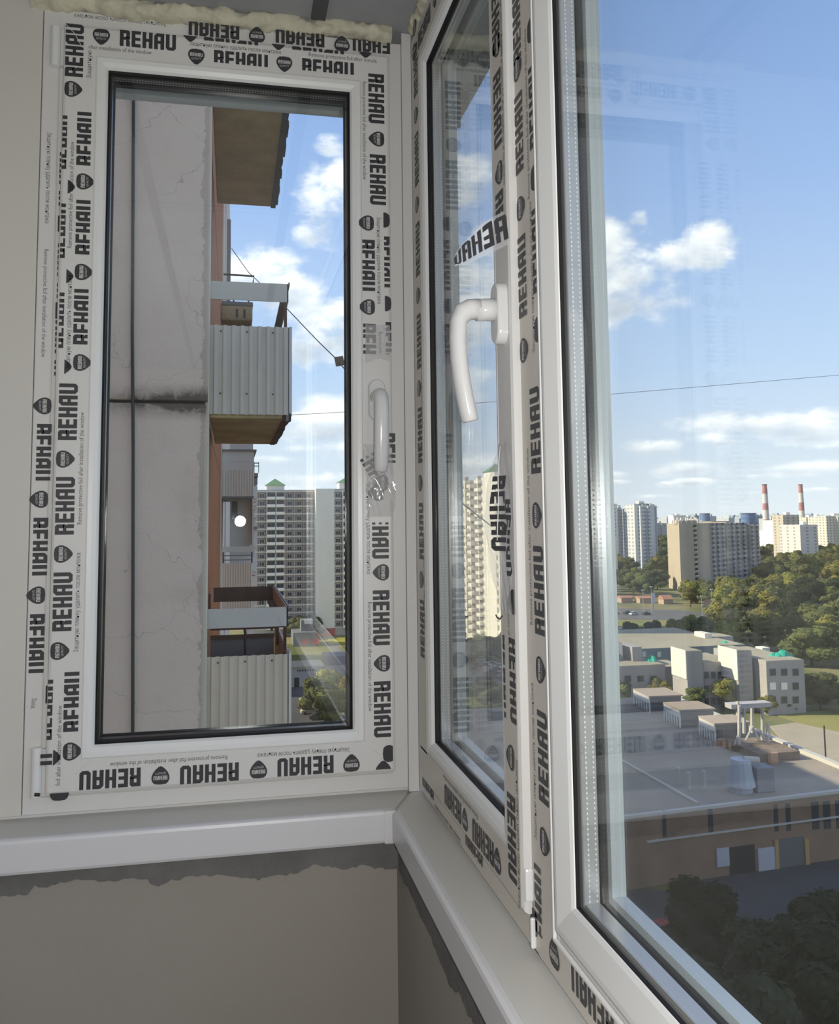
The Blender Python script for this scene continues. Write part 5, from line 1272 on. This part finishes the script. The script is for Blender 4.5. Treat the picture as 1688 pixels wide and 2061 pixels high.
for px, hh in ((1450, 1.0), (1463, .8), (1475, 1.1), (1497, .9), (1556, 1.6)): q = ground_pt(px, 1500+(px-1450)*.35); MB().box(q[0]-.6, q[0]+.6, q[1]-.4, q[1]+.4, RZ, RZ+hh).build('debris_block', mat('orange_debris', (.50, .30, .18), .85), gan)

# --- market sheds and lamp posts along the road
shed_m = mat('terracotta_shed', (.42, .22, .14), .85)
for k, (px, py, w_, l) in enumerate(((1262, 1213, 26, 'leftmost low terracotta shed along the road'), (1300, 1214, 28, 'middle low terracotta shed along the road'), (1345, 1216, 22, 'low terracotta shed along the road with the pointed roof'), (1440, 1222, 26, 'low shed at the road below the balconied wing'))):
    q = at(px, py, Z=G); s_ = w_*q[1]/FPX/2; r = empty('market_shed', l, 'shed'); r.location = (q[0], q[1], G)
    MB().box(-s_, s_, 0, 6, 0, 2.6).build('shed_wall', mat('shed_wall', (.45, .33, .25), .85), r)
    mb = MB(); hgt = 4.6 if k == 2 else 3.6
    mb.face([(-s_-.3, -.5, 2.6), (s_+.3, -.5, 2.6), (s_+.3, 3, hgt), (-s_-.3, 3, hgt)]).face([(s_+.3, 6.5, 2.6), (-s_-.3, 6.5, 2.6), (-s_-.3, 3, hgt), (s_+.3, 3, hgt)]).face([(-s_-.3, -.5, 2.6), (-s_-.3, 3, hgt), (-s_-.3, 6.5, 2.6)]).face([(s_+.3, -.5, 2.6), (s_+.3, 3, hgt), (s_+.3, 6.5, 2.6)]); mb.build('shed_roof', shed_m, r)
q = at(1662, 1225, Z=G); r = empty('kiosk', 'small kiosk with a terracotta roof and blue windows at the right edge', 'kiosk'); r.location = (q[0], q[1], G)
MB().box(-6, 6, 0, 7, 0, 4.5).build('kiosk_wall', pan_b, r); MB().box(-6.5, 6.5, -.6, 7.5, 4.5, 5.6).build('kiosk_roof', shed_m, r)
for xx in (-4.2, -.5): MB().box(xx, xx+2.6, -.15, 0, 1.2, 3.8).build('window', mat('kiosk_blue', (.12, .26, .55), .4), r)
bb = empty('billboard', 'white upright advertising board beside the road', 'billboard'); q = at(1315, 1226, Z=G); bb.location = (q[0], q[1], G)
MB().box(-1.0, 1.0, -.1, .1, 2.6, 8.0).build('board', white_pl, bb); MB().tube([(0, 0, 0), (0, 0, 2.7)], .2, 8).build('post', tin_d, bb)
lampm = mat('lamp_post_grey', (.42, .42, .42), .6)
for px, py, h, l in ((1295, 1235, 11, 'lamp post left of the white board'), (1312, 1232, 12, 'lamp post right beside the white board'), (1434, 1240, 12, 'lamp post below the balconied wing of the slab block'), (1413, 1240, 9, 'lamp post below the corner of the slab block'), (1563, 1248, 12, 'lamp post among the trees right of the slab block'), (1461, 1272, 11, 'lamp post among the yellow trees behind the school'), (938, 1400, 20, 'dark lamp post standing before the parking strip')):
    q = at(px, py, Z=G); r = empty('street_lamp', l, 'street lamp'); r.location = (q[0], q[1], G)
    MB().tube([(0, 0, 0), (0, 0, h)], [.16, .10], 8).build('pole', lampm if px > 1000 else dark_m, r); MB().box(-.7, .7, -.3, .3, h-.1, h+.25).build('lamp_head', white_pl if px > 1000 else dark_m, r)
lp = at(1662, 1540, Z=G); r = empty('street_lamp', 'dark pole standing at the edge of the tan driveway', 'pole'); r.location = (lp[0], lp[1], G); MB().tube([(0, 0, 0), (0, 0, 7)], .14, 8).build('pole', dark_m, r); MB().box(-.4, .4, -.4, .4, 0, .8).build('pole_foot', dark_m, r)

# --- cars
def car_mesh():
    mb = MB(); prof = [(-2.2, .35), (-2.2, .85), (-1.5, .98), (-1.0, 1.45), (.55, 1.45), (1.15, .95), (2.1, .82), (2.2, .35)]; w_ = .85; n = len(prof)
    body = [(-2.2, .3), (-2.2, .85), (-1.6, .97), (1.2, .95), (2.1, .8), (2.2, .3)]; cab = [(-1.6, .96), (-1.0, 1.45), (.5, 1.45), (1.15, .95)]
    for pr, ww, k in ((body, .88, 0), (cab, .74, 1)):
        mb.mt(k); i0 = len(mb.v); m_ = len(pr)
        for s in (-1, 1): mb.v += [(x, s*ww, z) for x, z in pr]
        mb.f.append(tuple(range(i0, i0+m_))); mb.mi.append(k); mb.f.append(tuple(range(i0+2*m_-1, i0+m_-1, -1))); mb.mi.append(k)
        for j in range(m_): j2 = (j+1) % m_; mb.f.append((i0+j, i0+m_+j, i0+m_+j2, i0+j2)); mb.mi.append(k)
    mb.mt(0).box(-.9, .45, -.7, .7, 1.44, 1.48); mb.mt(2)
    for x in (-1.35, 1.35):
        for s in (-1, 1): mb.tube([(x, s*.7, .32), (x, s*.92, .32)], .32, 12)
    return mb
cols = {'white': (.75, .75, .75), 'silver': (.45, .47, .5), 'dark': (.05, .05, .06), 'red': (.35, .04, .04), 'blue': (.06, .12, .35), 'cream': (.60, .50, .36)}
tyre = mat('tyre', (.02, .02, .02), .8); csrc = {k: car_mesh().build('car', [mat('car_'+k, v, .25, .6), glass_dark, tyre]) for k, v in cols.items()}
usedc = set()
def car(c, px, py, ang, label, group=None, z=.12):
    o = csrc[c]
    if c in usedc: o = o.copy(); C.objects.link(o)
    usedc.add(c); q = at(px, py, Z=G); o.location = (q[0], q[1], G+z); o.rotation_euler = (0, 0, math.radians(ang)); tag(o, label, 'car', group)
for k in range(26):
    t = k/25; px = 922+t*118+rng.uniform(-2, 2); py = 1316+t*42+(k % 3)*9+rng.uniform(-1, 1); c = ('white', 'silver', 'dark', 'silver', 'dark', 'red')[k % 6]
    car(c, px, py, 15+rng.uniform(-5, 5)+(k % 2)*90, c+' car parked on the strip before the sunlit tower', c+' cars before the sunlit tower')
for c, px, py, l in (('cream', 621, 1413, 'cream car in the shaded yard, farthest of the row in the end window'), ('white', 633, 1422, 'white car in the shaded yard, second of the row in the end window'), ('cream', 624, 1437, 'cream car in the shaded yard, nearest of the row in the end window'), ('silver', 638, 1428, 'silver car in the shaded yard at the right end of the row'), ('silver', 601, 1372, 'silver car by the low grey building in the end window'), ('dark', 608, 1380, 'dark car by the low grey building in the end window'), ('dark', 640, 1448, 'dark car at the near end of the shaded yard')):
    car(c, px, py, 5, l)
for c, px, py, l in (('white', 1250, 1272, 'white van-like car on the road at the left edge of the wide pane'), ('silver', 1262, 1274, 'silver car on the road behind the meadow'), ('white', 1237, 1236, 'white car far off on the city road'), ('white', 1275, 1238, 'white car in the line on the city road'), ('dark', 1262, 1236, 'dark car in the line on the city road, left one'), ('dark', 1300, 1238, 'dark car in the line on the city road, right one'), ('white', 1683, 1842, 'white car in the dark yard at the right edge'), ('silver', 1316, 1702, 'silver car parked by the shaded hall wall, left one'), ('silver', 1345, 1716, 'silver car parked by the shaded hall wall, right one'), ('red', 1335, 1885, 'red car in the dark yard under the wide pane')):
    car(c, px, py, 20, l)
# --- low building, banner and yard wall in the end window
r = empty('low_building', 'low grey one-storey building in the shaded yard, seen through the end window', 'building'); a = at(560, 1385, Z=G); b = at(652, 1385, Z=G)
MB().box(a[0], b[0], a[1], a[1]+10, G, G+5.2).build('wall', sg, r); MB().box(a[0], b[0]+.3, a[1]-.3, a[1]+10, G+5.2, G+5.6).build('roof', roofm, r)
MB().box(at(592, 1370, Y=a[1])[0], at(602, 1370, Y=a[1])[0], a[1]-.1, a[1]+.05, G, G+2.6).build('door', dark_m, r)
for k in range(8): x = at(598+k*5, 1340, Y=a[1])[0]; MB().box(x, x+.35, a[1]-.12, a[1]+.02, G+4.2, G+4.7).build('vent_slot', dark_m, r)
r = empty('kiosk', 'dark shop pavilion with white roof and red signs at the foot of the grey tower', 'shop'); a = at(590, 1302, Z=G); b = at(637, 1302, Z=G)
MB().box(a[0], b[0], a[1], a[1]+12, G, G+5).build('pavilion_wall', tin_d, r); MB().box(at(606, 1290, Y=a[1]+4)[0], at(630, 1290, Y=a[1]+4)[0], a[1]+4, a[1]+10, G+5, G+9).build('roof_house', mat('dark_slate', (.16, .17, .19), .7), r); MB().box(at(613, 1290, Y=a[1]+3)[0], at(629, 1290, Y=a[1]+3)[0], a[1]+3.4, a[1]+4, G+7.6, G+9.2).build('white_sign', white_pl, r)
for p0, p1 in ((608, 620), (628, 642)): MB().box(at(p0, 1305, Y=a[1]-.5)[0], at(p1, 1305, Y=a[1]-.5)[0], a[1]-.6, a[1]-.3, G+.6, G+2.6).build('red_banner', mat('red_banner', (.5, .06, .06), .7), r)
r = empty('garage', 'dim blue and white garage right of the low building in the end window', 'garage'); a = at(655, 1372, Z=G); b = at(705, 1372, Z=G)
MB().box(a[0], b[0], a[1], a[1]+8, G, G+4.4).build('wall', mat('garage_pale', (.30, .30, .30), .8), r); MB().box(a[0], b[0], a[1]-.1, a[1]+8.1, G+4.4, G+7).build('roof_band', mat('garage_blue', (.10, .10, .15), .7), r)
yw = along(MB(), at(645, 1400, Z=G), at(700, 1462, Z=G), .5, G, G+.5).build('yard_wall', asphalt); tag(yw, 'low grey yard wall running slantwise in the shaded yard', 'yard_wall')  # the low wall across the yard
patch('yard', mat('slab_yard', (.19, .19, .17), .9), [(648, 1395), (780, 1395), (780, 1560), (712, 1475)], .10, 'grey green paved court right of the slanting wall', 'yard')
# unused prototypes must not float about
for grp in protos.values():
    for pr in grp:
        if pr.name not in used_p and pr['label'] == 'x':
            for ch in list(pr.children): bpy.data.objects.remove(ch)
            bpy.data.objects.remove(pr)
for k, o in csrc.items():
    if k not in usedc: bpy.data.objects.remove(o)

# no tree stands inside a far block
for o in [o for o in C.objects if o.parent is None and o.get('category') == 'tree']:
    x, y = o.location.x, o.location.y
    if any(a < x < b and c < y < d for a, b, c, d in BLK):
        for ch in list(o.children): bpy.data.objects.remove(ch)
        bpy.data.objects.remove(o)
